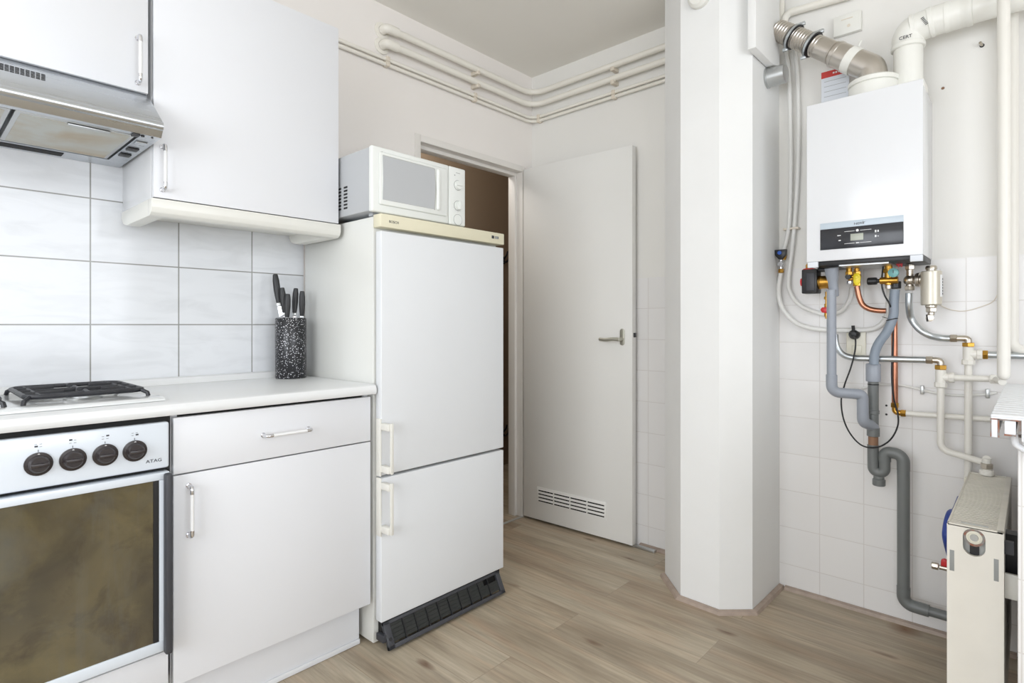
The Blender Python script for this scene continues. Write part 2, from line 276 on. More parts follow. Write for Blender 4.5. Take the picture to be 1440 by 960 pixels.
# ------------------------------------------------------------------ geometry builder
class M:
    def __init__(s): s.bm = bmesh.new(); s.mats = []
    def _mi(s, m):
        if m not in s.mats: s.mats.append(m)
        return s.mats.index(m)
    def _merge(s, b, m, X=None):
        if X is not None: bmesh.ops.transform(b, matrix=X, verts=b.verts)
        i = s._mi(m); bmesh.ops.recalc_face_normals(b, faces=b.faces)
        vm = {}
        for v in b.verts: vm[v] = s.bm.verts.new(v.co)
        for f in b.faces:
            try: g = s.bm.faces.new([vm[v] for v in f.verts]); g.material_index = i
            except ValueError: pass
        b.free()
    def box(s, x0, x1, y0, y1, z0, z1, m, bev=0, seg=2, X=None):
        b = bmesh.new(); bmesh.ops.create_cube(b, size=1)
        for v in b.verts: v.co = Vector(((x0+x1)/2+v.co.x*(x1-x0), (y0+y1)/2+v.co.y*(y1-y0), (z0+z1)/2+v.co.z*(z1-z0)))
        if bev: bmesh.ops.bevel(b, geom=list(b.edges), offset=bev, segments=seg, profile=.5, affect='EDGES')
        s._merge(b, m, X); return s
    def prism(s, poly, off, m, bev=0, X=None):
        b = bmesh.new(); off = Vector(off)
        v0 = [b.verts.new(Vector(p)) for p in poly]; v1 = [b.verts.new(Vector(p)+off) for p in poly]; n = len(poly)
        b.faces.new(v0); b.faces.new(v1[::-1])
        for i in range(n): b.faces.new([v0[i], v1[i], v1[(i+1) % n], v0[(i+1) % n]])
        if bev: bmesh.ops.recalc_face_normals(b, faces=b.faces); bmesh.ops.bevel(b, geom=list(b.edges), offset=bev, segments=2, profile=.5, affect='EDGES')
        s._merge(b, m, X); return s
    def lathe(s, prof, org, axis, m, seg=24, X=None):
        b = bmesh.new(); org = Vector(org); ax = Vector(axis).normalized()
        q = ax.to_track_quat('Z', 'Y'); rings = []
        for r, h in prof:
            if r < 1e-6: rings.append([b.verts.new(org+ax*h)])
            else: rings.append([b.verts.new(org+q @ Vector((r*math.cos(2*PI*k/seg), r*math.sin(2*PI*k/seg), h))) for k in range(seg)])
        for A, B in zip(rings, rings[1:]):
            for k in range(seg):
                k2 = (k+1) % seg
                if len(A) == 1 and len(B) == 1: break
                if len(A) == 1: b.faces.new([A[0], B[k], B[k2]])
                elif len(B) == 1: b.faces.new([A[k], B[0], A[k2]])
                else: b.faces.new([A[k], B[k], B[k2], A[k2]])
        s._merge(b, m, X); return s
    def cyl(s, p0, p1, r, m, seg=24, r1=None):
        p0 = Vector(p0); p1 = Vector(p1); L = (p1-p0).length; r1 = r if r1 is None else r1; c = min(r, r1, L)*.12
        return s.lathe([(0, 0), (r-c, 0), (r, c), (r1, L-c), (r1-c, L), (0, L)], p0, p1-p0, m, seg)
    def tube(s, pts, r, m, bend=.0, seg=16, smooth=False, cap=True, rad=None):
        P = [Vector(p) for p in pts]
        if smooth:
            Q = [P[0]]
            E = [P[0]*2-P[1]]+P+[P[-1]*2-P[-2]]
            for i in range(1, len(E)-2):
                a, b_, c, d = E[i-1:i+3]
                for k in range(1, 9):
                    t = k/8
                    Q.append(.5*((2*b_)+(c-a)*t+(2*a-5*b_+4*c-d)*t*t+(-a+3*b_-3*c+d)*t**3))
            P = Q
        elif bend:
            Q = [P[0]]
            for i in range(1, len(P)-1):
                a, c, d = P[i-1], P[i], P[i+1]; u = (a-c); v = (d-c); lu, lv = u.length, v.length; u.normalize(); v.normalize()
                ang = u.angle(v)
                if ang > PI-.03: Q.append(c); continue
                t = min(bend/math.tan(ang/2), lu*.49, lv*.49); R = t*math.tan(ang/2)
                cen = c+(u+v).normalized()*(R/math.sin(ang/2)); s0 = c+u*t-cen; s1 = c+v*t-cen
                th = s0.angle(s1); n = 8
                for k in range(n+1): 
                    f = k/n; Q.append(cen+(s0*math.sin((1-f)*th)+s1*math.sin(f*th))/math.sin(th))
            Q.append(P[-1]); P = Q
        b = bmesh.new(); T = []
        for i in range(len(P)):
            d = (P[min(i+1, len(P)-1)]-P[max(i-1, 0)]).normalized(); T.append(d)
        up = Vector((0, 0, 1)) if abs(T[0].z) < .9 else Vector((1, 0, 0))
        nrm = T[0].cross(up).normalized(); rings = []
        for i, p in enumerate(P):
            if i: nrm = (T[i-1].rotation_difference(T[i]) @ nrm)
            nrm = (nrm-T[i]*nrm.dot(T[i])).normalized()
            bi = T[i].cross(nrm); rr = r if rad is None else rad[min(i*len(rad)//len(P), len(rad)-1)]
            rings.append([b.verts.new(p+nrm*rr*math.cos(2*PI*k/seg)+bi*rr*math.sin(2*PI*k/seg)) for k in range(seg)])
        for A, B in zip(rings, rings[1:]):
            for k in range(seg): b.faces.new([A[k], A[(k+1) % seg], B[(k+1) % seg], B[k]])
        if cap: b.faces.new(rings[0][::-1]); b.faces.new(rings[-1])
        s._merge(b, m); return s
    def ball(s, c, r, m, sc=(1, 1, 1), seg=20):
        b = bmesh.new(); bmesh.ops.create_uvsphere(b, u_segments=seg, v_segments=seg//2, radius=r)
        for v in b.verts: v.co = Vector(c)+Vector((v.co.x*sc[0], v.co.y*sc[1], v.co.z*sc[2]))
        s._merge(b, m); return s
    def text(s, txt, org, size, xd, yd, m, depth=.0004, align='LEFT', squeeze=1):
        c = bpy.data.curves.new('t', 'FONT'); c.body = txt; c.size = size; c.extrude = depth; c.align_x = align; c.align_y = 'CENTER'; c.resolution_u = 3
        o = bpy.data.objects.new('t', c); COL.objects.link(o); bpy.context.view_layer.update()
        me = bpy.data.meshes.new_from_object(o.evaluated_get(bpy.context.evaluated_depsgraph_get()))
        b = bmesh.new(); b.from_mesh(me); bpy.data.objects.remove(o); bpy.data.meshes.remove(me); bpy.data.curves.remove(c)
        xd = Vector(xd).normalized(); yd = Vector(yd).normalized(); zd = xd.cross(yd)
        X = Matrix((xd, yd, zd)).transposed().to_4x4(); X.translation = Vector(org)
        s._merge(b, m, X @ Matrix.Diagonal((squeeze, 1, 1, 1))); return s

WL = {}
def finish(name, mb, parent=None, center=False):
    bm = mb.bm; bm.normal_update()
    for f in bm.faces: f.smooth = True
    for e in bm.edges:
        if len(e.link_faces) == 2:
            if e.calc_face_angle(0) > math.radians(38): e.smooth = False
        else: e.smooth = False
    lo = Vector([min(v.co[i] for v in bm.verts) for i in range(3)]); hi = Vector([max(v.co[i] for v in bm.verts) for i in range(3)])
    c = (lo+hi)/2
    if parent is None and not center: c.z = lo.z
    if center == 'zero': c = Vector()
    bmesh.ops.translate(bm, vec=-c, verts=bm.verts)
    me = bpy.data.meshes.new(name); bm.to_mesh(me); bm.free()
    for k in mb.mats: me.materials.append(MT[k])
    o = bpy.data.objects.new(name, me); COL.objects.link(o); WL[o.name] = c.copy()
    if parent is not None: o.parent = parent; o.location = c-WL[parent.name]
    else: o.location = c
    return o
def tag(o, label, cat, group=None, kind=None):
    o['label'] = label; o['category'] = cat
    if group: o['group'] = group
    if kind: o['kind'] = kind
    return o
def thing(name, loc, label, cat, group=None):
    o = bpy.data.objects.new(name, None); o.empty_display_size = .1; COL.objects.link(o); o.location = loc; WL[o.name] = Vector(loc)
    return tag(o, label, cat, group)
def struct(name, mb, parent=None):
    o = finish(name, mb, parent)
    if parent is None: o['kind'] = 'structure'
    return o
def part(name, mb, parent, label=None):
    o = finish(name, mb, parent)
    if label: o['label'] = label
    return o
def mesh_thing(name, mb, label, cat, group=None, kind=None): return tag(finish(name, mb), label, cat, group, kind)

# ================================================================== THE ROOM
T = .1
struct('floor', M().box(RX0-T, RX1+.9, RY0-T, 3.4, -.1, 0, 'floor'))
struct('ceiling', M().box(RX0-T, RX1+.9, RY0-T, 3.4, CEIL, CEIL+.1, 'ceiling'))
DX0, DX1, DZ = 1.716, 2.457, 2.001
b = M(); b.box(RX0-T, DX0-.03, RY1, RY1+.09, 0, CEIL, 'wall_left'); b.box(DX1+.03, RX1+T, RY1, RY1+.09, 0, CEIL, 'wall_left')
b.box(DX0-.03, DX1+.03, RY1, RY1+.09, DZ+.03, CEIL, 'wall_left'); struct('wall_left', b)
struct('wall_back', M().box(RX1, RX1+T, RY0-T, RY1, 0, CEIL, 'wall_back'))
def window_wall(name, wname, axis, c0, c1, a0, a1, w0, w1, z0, z1):
    """wall slab from c0..c1 across, a0..a1 along, with one opening w0..w1, z0..z1 and its window frame"""
    def B(mb, u0, u1, z0_, z1_, m, d0=c0, d1=c1, bev=0):
        if axis == 0: mb.box(u0, u1, d0, d1, z0_, z1_, m, bev)
        else: mb.box(d0, d1, u0, u1, z0_, z1_, m, bev)
    b = M(); B(b, a0, w0, 0, CEIL, 'wall'); B(b, w1, a1, 0, CEIL, 'wall'); B(b, w0, w1, 0, z0, 'wall'); B(b, w0, w1, z1, CEIL, 'wall'); struct(name, b)
    f = M(); m0 = c0+(c1-c0)*.35; m1 = c0+(c1-c0)*.75
    for u0, u1 in ((w0, w0+.06), ((w0+w1)/2-.04, (w0+w1)/2+.04), (w1-.06, w1)): B(f, u0, u1, z0, z1, 'frame', m0, m1, .004)
    for u0, u1 in ((z0, z0+.06), (z1-.06, z1)): B(f, w0+.061, w1-.061, u0, u1, 'frame', m0, m1, .004)
    struct(wname, f)
window_wall('wall_right', 'window_1', 0, RY0-T, RY0, RX0-T, RX1, -1.0, 1.5, .8, 2.3)
window_wall('wall_rear', 'window_2', 1, RX0-T, RX0, RY0, RY1, -.9, 1.6, .65, 2.35)
# hallway beyond the doorway
b = M(); b.box(1.2, 3.45, 3.1, 3.2, 0, CEIL, 'hall'); b.box(3.35, 3.45, RY1+.09, 3.1, 0, CEIL, 'hall'); b.box(1.1, 1.2, RY1+.09, 3.2, 0, CEIL, 'hall')
b.box(RX1+T, 3.45, RY1, RY1+.09, 0, CEIL, 'hall'); struct('wall_hall', b)
# octagonal chimney column
cp = [(RX1, 1.205), (2.31, 1.203), (2.162, 1.057), (2.155, .894), (2.244, .80), (RX1, .797)]
struct('wall_column', M().prism([(x, y, 0) for x, y in cp], (0, 0, CEIL), 'column'))
# plaster casing where the flue enters the column
pts = [onY(1063, -110, .765), onY(1063, 66, .765), onY(1088, 91, .765), onY(1096.5, 93, .765), onY(1096.5, -110, .765)]
pts = [Vector((min(p.x, RX1-.001), p.y, min(p.z, CEIL))) for p in pts]
struct('trim_1', M().prism(pts, (0, .031, 0), 'column', .003))
# beading along the floor
def beading(name, pl, wd=.022, h=.014, m='skirt'):
    b = M(); n = len(pl); outs = []
    for i in range(n):
        p = Vector(pl[i]); d0 = (p-Vector(pl[i-1])).normalized() if i else None; d1 = (Vector(pl[i+1])-p).normalized() if i < n-1 else None
        n0 = Vector((-d0.y, d0.x)) if d0 else None; n1 = Vector((-d1.y, d1.x)) if d1 else None
        if n0 and n1: k = (n0+n1).normalized(); k = k*(wd/max(k.dot(n0), .3))
        else: k = (n0 or n1)*wd
        outs.append(p+k)
    for i in range(n-1):
        a, c = Vector(pl[i]), Vector(pl[i+1]); A, C_ = outs[i], outs[i+1]
        q = [(a.x, a.y, .0), (c.x, c.y, 0), (C_.x, C_.y, 0), (A.x, A.y, 0)]
        bb = bmesh.new(); lo = [bb.verts.new(v) for v in q]
        e = .25
        hi = [bb.verts.new((a.x, a.y, h)), bb.verts.new((c.x, c.y, h)), bb.verts.new((C_.x+(c.x-C_.x)*e, C_.y+(c.y-C_.y)*e, h*.8)), bb.verts.new((A.x+(a.x-A.x)*e, A.y+(a.y-A.y)*e, h*.8))]
        bb.faces.new(lo); bb.faces.new(hi[::-1])
        for j in range(4): bb.faces.new([lo[j], lo[(j+1) % 4], hi[(j+1) % 4], hi[j]])
        b._merge(bb, m)
    return struct(name, b)
beading('baseboard_column', [(2.545, .7955), (2.2434, .7985), (2.1535, .893), (2.1605, 1.058), (2.3095, 1.2045)])
beading('baseboard_back', [(2.547, .04), (2.547, .772)])
beading('baseboard_door', [(2.547, 1.207), (2.547, 1.46)])
# tiled pier the radiators stand against
struct('wall_pier', M().box(1.62, RX1, -.16, .0245, 0, .875, 'wall_back', .003))
# door frame, threshold
b = M(); Y0 = RY1-.006; Y1 = RY1+.09
b.box(DX0-.034, DX0, Y0, Y1, 0, DZ+.034, 'frame', .002); b.box(DX1, DX1+.020, Y0, Y1, 0, DZ+.034, 'frame', .002)
b.box(DX0, DX1, Y0, Y1, DZ, DZ+.034, 'frame', .002)
b.box(DX0, DX0+.018, Y0+.045, Y1, 0, DZ-.018, 'frame', .001); b.box(DX1-.018, DX1, Y0+.045, Y1, 0, DZ-.018, 'frame', .001); b.box(DX0, DX1, Y0+.045, Y1, DZ-.018, DZ, 'frame', .001)
struct('door_frame_1', b); 
struct('trim_2', M().box(DX0, DX1-.0005, RY1-.012, RY1+.006, .0005, .004, 'gasket', .001))
# the open door leaf
hp = Vector((2.452, 2.168, 0)); fp = Vector((2.483, 1.471, 0)); u = (fp-hp).normalized(); nn = Vector((0, 0, 1)).cross(u); nn = -nn if nn.x > 0 else nn
LW = (fp-hp).length
DXF = Matrix(((u.x, nn.x, 0, hp.x), (u.y, nn.y, 0, hp.y), (0, 0, 1, 0), (0, 0, 0, 1)))    # local x along the leaf, y towards the kitchen
leaf = struct('door_1', M().box(0, LW, -.04, 0, .012, 2.012, 'lacquer', .003, X=DXF))
INV = DXF.inverted()
def onleaf(px, py): return INV @ onP(px, py, hp, nn)
g0, g1 = onleaf(757, 688), onleaf(851, 729); zb, zt = g1.z-.008, onleaf(757, 684).z
b = M(); b.box(g0.x-.008, g1.x+.008, 0, .003, zb, zt, 'lacquer', .001, X=DXF)
for i in range(4):
    xa = g0.x+(g1.x-g0.x)*i/4+.004; xb = g0.x+(g1.x-g0.x)*(i+1)/4-.004
    for k in range(4):
        zc = zb+.018+(zt-zb-.036)*k/3
        b.box(xa, xb, .0025, .0035, zc-.0045, zc+.003, 'gapshade', X=DXF)
        b.box(xa, xb, .003, .006, zc+.003, zc+.0065, 'lacquer', X=DXF)
part('vent_grille', b, leaf)
k0 = onleaf(875.5, 474)
b = M(); b.prism([(k0.x+.013*math.cos(a), 0, k0.z+(.030 if math.sin(a) >= 0 else -.028)+.013*math.sin(a)) for a in [2*PI*k/24 for k in range(24)]], (0, .006, 0), 'lever', .0015, X=DXF)
kk = DXF @ Vector((k0.x, .006, k0.z-.010))
b.lathe([(.010, 0), (.009, .035), (.009, .045), (0, .048)], kk, nn, 'lever', 16)
e = [DXF @ Vector((k0.x+dx, .046+dy, k0.z-.010+dz)) for dx, dy, dz in ((.006, 0, 0), (-.03, .004, .001), (-.07, .004, -.003), (-.108, -.004, -.001))]
b.tube(e, .009, 'lever', smooth=True, seg=12); part('door_handle', b, leaf, 'curved bronze grey door handle on an oval plate')
part('latch', M().box(LW-.002, LW+.006, -.033, -.012, k0.z+.0, k0.z+.022, 'black', .001, X=DXF), leaf)
struct('trim_3', M().box(2.500, 2.520, 1.36, 1.50, .0005, .012, 'alu', .001))

# ================================================================== KITCHEN UNITS
CF = 1.672
def bar_handle(p0, p1, out, r=.0048, stand=.028):
    """white bar with chrome ends on the plane of p0,p1"""
    p0 = Vector(p0); p1 = Vector(p1); out = Vector(out); d = (p1-p0).normalized(); L = (p1-p0).length; e = .018
    b = M()
    for a, s in ((p0, 1), (p1, -1)):
        b.tube([a+out*.001, a+out*stand, a+out*stand+d*s*e], r*1.15, 'chrome', bend=.010, seg=12)
        b.lathe([(0, 0), (.008, 0), (.007, .003), (0, .003)], a, out, 'chrome', 14)
    b.cyl(p0+out*stand+d*(e-.001), p1+out*stand-d*(e-.001), r, 'white', 12)
    return b
OUT = (0, -1, 0)
def wall_cab(x0, x1, z0, z1, name_label, cat, hx, hz0, hz1, pelmet=False):
    t = thing('wall_cabinet', ((x0+x1)/2, 2.02, z0), name_label, cat)
    b = M(); b.box(x0, x0+.016, 1.883, RY1-.001, z0, z1, 'cabside', .001); b.box(x1-.016, x1, 1.883, RY1-.001, z0, z1, 'cabside', .001)
    b.box(x0+.016, x1-.016, 1.883, RY1-.001, z0, z0+.016, 'cabside'); b.box(x0+.016, x1-.016, 1.883, RY1-.001, z1-.016, z1, 'cabside'); b.box(x0+.016, x1-.016, RY1-.012, RY1-.001, z0+.016, z1-.016, 'cabside')
    part('carcass', b, t)
    d = part('door', M().box(x0+.002, x1-.002, 1.863, 1.881, z0+.001, z1, 'cab', .0015), t)
    part('handle', bar_handle((hx, 1.863, hz0), (hx, 1.863, hz1), OUT), d, 'white bar handle with chrome ends')
    if pelmet:
        part('gap_shade_strip', M().box(x0+.002, x1-.002, 1.866, RY1-.002, z0-.0019, z0-.0001, 'gapshade'), t)  # thin dark sheet painting the shade line above the pelmet
        b = M(); zz = z0-.002
        # rounded front board and two returns to the wall, open underneath
        pf = [(0, 1.860, zz), (0, 1.860, zz-.026), (0, 1.866, zz-.040), (0, 1.880, zz-.048), (0, 1.900, zz-.049), (0, 1.900, zz)]
        b.prism([(x0-.004, y, z) for _, y, z in pf], (x1-x0+.010, 0, 0), 'pelmet', .002)
        for xa in (x0-.004, x1-.034):
            q = [(xa, 1.9, zz), (xa, 1.9, zz-.049), (xa, 2.13, zz-.049), (xa, 2.165, zz-.040), (xa, RY1-.002, zz-.022), (xa, RY1-.002, zz)]
            b.prism(q, (.04, 0, 0), 'pelmet', .002)
        b.box(x0+.036, x1-.034, 1.9, RY1-.002, zz-.012, zz, 'pelmet')
        part('pelmet', b, t, 'cream rounded light pelmet')
    return t
h0 = onY(197, 50, 1.84); h1 = onY(196, 113, 1.84)
wall_cab(-.11, .4885, 1.774, 2.194, 'white wall cabinet above the extractor hood, handle at its right edge', 'cabinet', h0.x, h1.z, h0.z)
h0 = onY(232, 204, 1.84); h1 = onY(232, 265, 1.84)
wall_cab(.498, 1.092, 1.482, 2.194, 'taller white wall cabinet with a cream pelmet beneath, right of the extractor hood', 'cabinet', h0.x, h1.z, h0.z, True)

# worktop
b = M(); WZ = .911; WF = 1.650
prof = [(WF+.004, .878), (WF, .884), (WF, .898), (WF+.005, .907), (WF+.016, WZ), (RY1-.002, WZ), (RY1-.002, .878)]
b.prism([(-.75, y, z) for y, z in prof], (.75+1.109, 0, 0), 'top')
t = finish('worktop', b); tag(t, 'white laminate worktop with a rounded front edge along the tiled wall', 'worktop')
b = M(); b.prism([(-.75, y, z) for y, z in ((RY1-.030, WZ+.0003), (RY1-.016, WZ+.020), (RY1-.002, WZ+.024), (RY1-.002, WZ+.0003))], (.75+1.109, 0, 0), 'top'); part('upstand', b, t)

# base cabinet
t = thing('base_cabinet', (.79, 1.9, 0), 'white base cabinet with one drawer over one door, between oven and fridge', 'cabinet')
b = M(); x0, x1 = .4925, 1.1005
b.box(x0, x0+.016, CF+.02, 2.17, .155, .876, 'cabside'); b.box(x1-.016, x1, CF+.02, 2.17, .155, .876, 'cabside', .001); b.box(x0+.016, x1-.016, CF+.02, 2.17, .155, .171, 'cabside')
b.box(x0+.016, x1-.016, 2.155, 2.17, .171, .876, 'cabside'); b.box(x0+.016, x1-.016, CF+.03, CF+.1, .860, .876, 'gapshade'); part('carcass', b, t)  # dark rail paints the shaded gap under the worktop
d = part('drawer', M().box(x0+.002, x1-.001, CF, CF+.018, .7175, .868, 'cab', .0015), t)
part('handle', bar_handle((.731, CF, .789), (.872, CF, .789), OUT), d, 'white bar handle with chrome ends')
d = part('door', M().box(x0+.002, x1-.001, CF, CF+.018, .158, .7135, 'cab', .0015), t)
part('handle', bar_handle((.531, CF, .550), (.531, CF, .682), OUT), d, 'white bar handle with chrome ends')
b = M().box(x0, x1-.005, CF+.065, CF+.081, .001, .157, 'cab', .001); b.box(x0, x1-.005, CF+.058, CF+.065, .001, .018, 'cab', .002); part('plinth', b, t)

# oven
OX0, OX1 = -.11, .4855
t = thing('built_in_oven', (.19, 1.9, .0), 'white built-in oven with four dark knobs and a smudged brown glass door', 'oven')
b = M(); b.box(OX0+.005, OX1-.006, CF+.022, 2.16, .158, .876, 'gapshade'); b.box(OX0, OX1+.002, CF+.012, CF+.022, .735, .875, 'gapshade')  # front strip paints the black shadow line above the control panel
b.box(OX0, OX1+.004, CF+.075, CF+.085, .0, .157, 'cab'); part('body', b, t)
fp_ = part('control_panel', M().box(OX0+.002, OX1-.004, CF-.012, CF+.012, .743, .862, 'ovenwhite', .006, 3), t)
b = M(); PF = CF-.0122
for i, (px, py) in enumerate(((54, 652), (102.5, 645.5), (148, 639), (189.5, 633.5))):
    c = onY(px, py, PF); c.y = PF-.0003; a = Vector((0, -1, 0))
    kb = M(); kb.lathe([(0, 0), (.0262, 0), (.0262, .004), (.0205, .006), (.0175, .016), (.016, .018), (0, .018)], c, a, 'knob', 32)
    kb.box(c.x-.0165, c.x+.0165, c.y-.026, c.y-.017, c.z-.0042, c.z+.0042, 'knob', .002)
    kb.lathe([(0, 0), (.0024, 0), (.0024, .0006), (0, .0006)], c+Vector((0, -.0048, .0215)), a, 'white', 10)
    part('knob', kb, t)
    b = M(); m0 = c+Vector((-.003, .0, .031)); b.box(m0.x+.002, m0.x+.0032, PF-.0005, PF, m0.z-.004, m0.z+.001, 'ink')
    for q in range(2):
        for s_ in range(2):
            xx = m0.x-.004+q*.009; zz = m0.z+.007+s_*.006; on = (q*2+s_) == (0, 1, 3, 2)[i]
            b.box(xx, xx+(.006 if on else .0045), PF-.0005, PF, zz, zz+(.0035 if on else .0008), 'ink')
    part('burner_symbol', b, fp_, 'tiny printed burner symbol')
b = M(); p = onY(205, 649.5, PF); b.text('ATAG', (p.x, PF-.0002, p.z), .0118, (1, 0, 0), (0, 0, 1), 'ink', squeeze=1.15)
part('lettering', b, fp_, 'dark printed lettering')
d = M(); DY0, DY1 = CF-.020, CF+.018
xa, xb, za, zb = OX0+.002, OX1-.005, .272, .734
gx0, gx1, gz0, gz1 = xa+.035, .4560, .300, .7145
d.box(xa, xb, DY0, DY1, gz1, zb, 'ovenwhite', .003); d.box(xa, xb, DY0, DY1, za, gz0, 'ovenwhite', .003)
d.box(xa, gx0, DY0, DY1, gz0, gz1, 'ovenwhite'); d.box(gx1, xb, DY0, DY1, gz0, gz1, 'ovenwhite')
d = part('door', d, t)
g = M(); g.box(gx0+.0003, gx1-.0003, DY0+.003, DY0+.009, gz0+.0003, gz1-.0003, 'glass'); part('glass', g, d, 'brown smudged glass')
g = M(); g.box(gx1-.013, gx1-.0005, DY0+.0015, DY0+.003, gz0+.0005, gz1-.0005, 'black'); part('glass_border', g, d)
h = M(); h.box(gx1+.0085, xb+.001, DY0-.024, DY0-.0002, za-.002, zb-.002, 'charcoal', .005, 3); part('handle', h, d, 'dark vertical bar handle at the right edge')
b = M(); b.box(OX0+.002, OX1-.004, CF-.004, CF+.018, .158, .262, 'cab', .002); b.box(OX0+.002, OX1-.004, CF+.0, CF+.014, .263, .2715, 'gasket'); part('lower_panel', b, t)

# gas hob
t = thing('gas_hob', (.2, 1.92, WZ), 'white enamel gas hob with black cast pan supports, set in the worktop', 'hob')
HX0, HX1, HY0, HY1 = -.10, .490, 1.705, 2.135
b = M(); b.prism([(HX0, HY0+.006, WZ+.0005), (HX1-.012, HY0+.006, WZ+.0005), (HX1, HY0+.018, WZ+.0005), (HX1, HY1, WZ+.0005), (HX0, HY1, WZ+.0005)], (0, 0, .007), 'enamel', .003)
b.prism([(HX0, y, z) for y, z in ((HY0, WZ+.001), (HY0+.004, WZ+.006), (HY0+.012, WZ+.010), (HY0+.055, WZ+.0115), (HY0+.062, WZ+.008), (HY0+.062, WZ+.001))], (HX1-.004-HX0, 0, 0), 'enamel', .002)
part('plate', b, t)
HZ = WZ+.0076
def burner(x, y, r):
    b = M(); b.lathe([(0, 0), (r*1.2, 0), (r*1.15, .004), (r, .005), (r, .009), (0, .009)], (x, y, HZ), (0, 0, 1), 'alu', 24)
    b.lathe([(0, 0), (r*.82, 0), (r*.85, .004), (r*.7, .006), (0, .007)], (x, y, HZ+.0092), (0, 0, 1), 'black', 24); part('burner', b, t)
for x, y, r in ((.335, 1.86, .036), (.335, 2.03, .026), (.045, 1.86, .026), (.045, 2.03, .036)): burner(x, y, r)
def support(x0, x1, y0, y1):
    b = M(); z = HZ+.018; r = .0062
    def bar(p, q, rr=r): b.tube([p, q], rr, 'blackmetal', seg=8)
    cor = [(x0, y0), (x1, y0), (x1, y1), (x0, y1)]
    ring = [Vector((x, y, z)) for x, y in cor]
    c = Vector(((x0+x1)/2, (y0+y1)/2, z))
    loop = []
    for i in range(4):
        a, p, q = ring[i-1], ring[i], ring[(i+1) % 4]
        loop += [p+(a-p).normalized()*.030, p+(a-p).normalized()*.010+(q-p).normalized()*.010, p+(q-p).normalized()*.030]
    b.tube(loop+[loop[0]], r, 'blackmetal', seg=8)
    for s_ in (-1, 1):                                       # second inner rail each side
        xx = (x0 if s_ < 0 else x1)-s_*.028;
        y3 = (y0 if s_ < 0 else y1)-s_*.026; bar((x0, y3, z+.001), (x1, y3, z+.001), .0045)
        bar((xx, y0, z+.001), (xx, y1, z+.001), .0045)
    for p in ring:                                          # feet
        d = (c-p).normalized(); b.tube([p+d*.012, p-d*.007+Vector((0, 0, -.008)), p-d*.010+Vector((0, 0, -.0175))], .0055, 'blackmetal', seg=8)
    my = (y0+y1)/2
    bar((x0, my, z), (x1, my, z)); 
    for yy in (y0+(y1-y0)*.25, y0+(y1-y0)*.75):
        bar((x0, yy, z), (x0+.085, yy, z+.003)); bar((x1, yy, z), (x1-.085, yy, z+.003))
        cx = (x0+x1)/2
        bar((cx, y0 if yy < my else y1, z), (cx, yy-.025 if yy < my else yy+.025, z+.003)); bar((cx, my, z), (cx, my-.035 if yy < my else my+.035, z+.003))
    part('pan_support', b, t, 'black cast pan support')
support(.212, .462, 1.80, 2.10); support(-.085, .165, 1.80, 2.10)

# extractor hood
HL, HR = -.11, .4885
t = thing('extractor_hood', (.19, 1.95, 1.62), 'brushed steel extractor hood with stained filters, under the small wall cabinet', 'extractor hood')
zb = 1.624; ft = 1.7725
body = M()
prof = [(1.872, ft), (1.738, 1.664), (1.732, 1.652), (1.738, 1.640), (1.752, zb), (1.775, zb), (1.775, zb+.02), (2.10, zb+.02), (2.10, zb), (RY1-.003, zb), (RY1-.003, ft)]
body.prism([(HL+.002, y, z) for y, z in prof], (HR-HL-.048, 0, 0), 'steel')
body.prism([(HR-.046, y, z) for y, z in [q for q in prof if q[1] != zb+.02]], (.0459, 0, 0), 'steel')
body.tube([(HL+.002, 1.741, 1.652), (HR-.0005, 1.741, 1.652)], .0125, 'steel', seg=20)
part('body', body, t)
v = M(); 
for i in range(9):
    for k in range(5):
        px = 2+i*7.35; py = 95+i*1.9+k*1.9; 
        f0 = 1.872; sl = (ft-1.664)/(1.872-1.738); n_ = Vector((0, -(ft-1.664), (1.872-1.738))).normalized()
        p = onP(px, py-5, Vector((0, 1.872, ft)), n_)
        v.box(p.x-.0040, p.x+.0040, -.0006, .0006, -.0009, .0009, 'gapshade', X=Matrix.Translation(Vector((0, p.y, p.z)))@Matrix.Translation(n_*.0006)) if i % 2 == k % 2 or True else None
part('vent_slots', v, t)
def Zq(pl, z): return [onZ(x, y, z) for x, y in pl]
for i, (xa, xb) in enumerate(((HL+.03, .182), (.190, .4355))):
    f = M(); f.box(xa, xb, 1.780, 2.090, zb-.001, zb+.0185, 'alu', .002); f.box(xa+.010, xb-.010, 1.790, 2.080, zb-.0022, zb-.0008, 'filter')
    f = part('grease_filter', f, t, 'aluminium grease filter with tan grease stains')
    if i == 1:
        c = M(); c.box(xa+.10, xa+.19, 1.782, 1.797, zb-.006, zb-.0023, 'alu', .001); part('filter_catch', c, f)
b = M(); b.box(HL+.01, .335, 2.118, 2.160, zb-.0015, zb-.0002, 'gapshade'); part('light_slot', b, t)
for k, yy in enumerate((1.825, 1.905, 1.985)):
    b = M(); b.box(.448, .476, yy, yy+.034, zb-.004, zb-.0002, 'black' if k else 'steel', .002); part('switch', b, t)
b = M(); b.box(.424, .440, 1.7525, 1.779, zb-.005, zb-.0002, 'black', .001); b.lathe([(0, 0), (.005, 0), (.004, .003), (0, .003)], (.448, 1.766, zb-.0002), (0, 0, -1), 'black', 12); b.lathe([(0, 0), (.003, 0), (.003, .002), (0, .002)], (.470, 1.764, zb-.0002), (0, 0, -1), 'black', 10); part('lamp_clip', b, t)

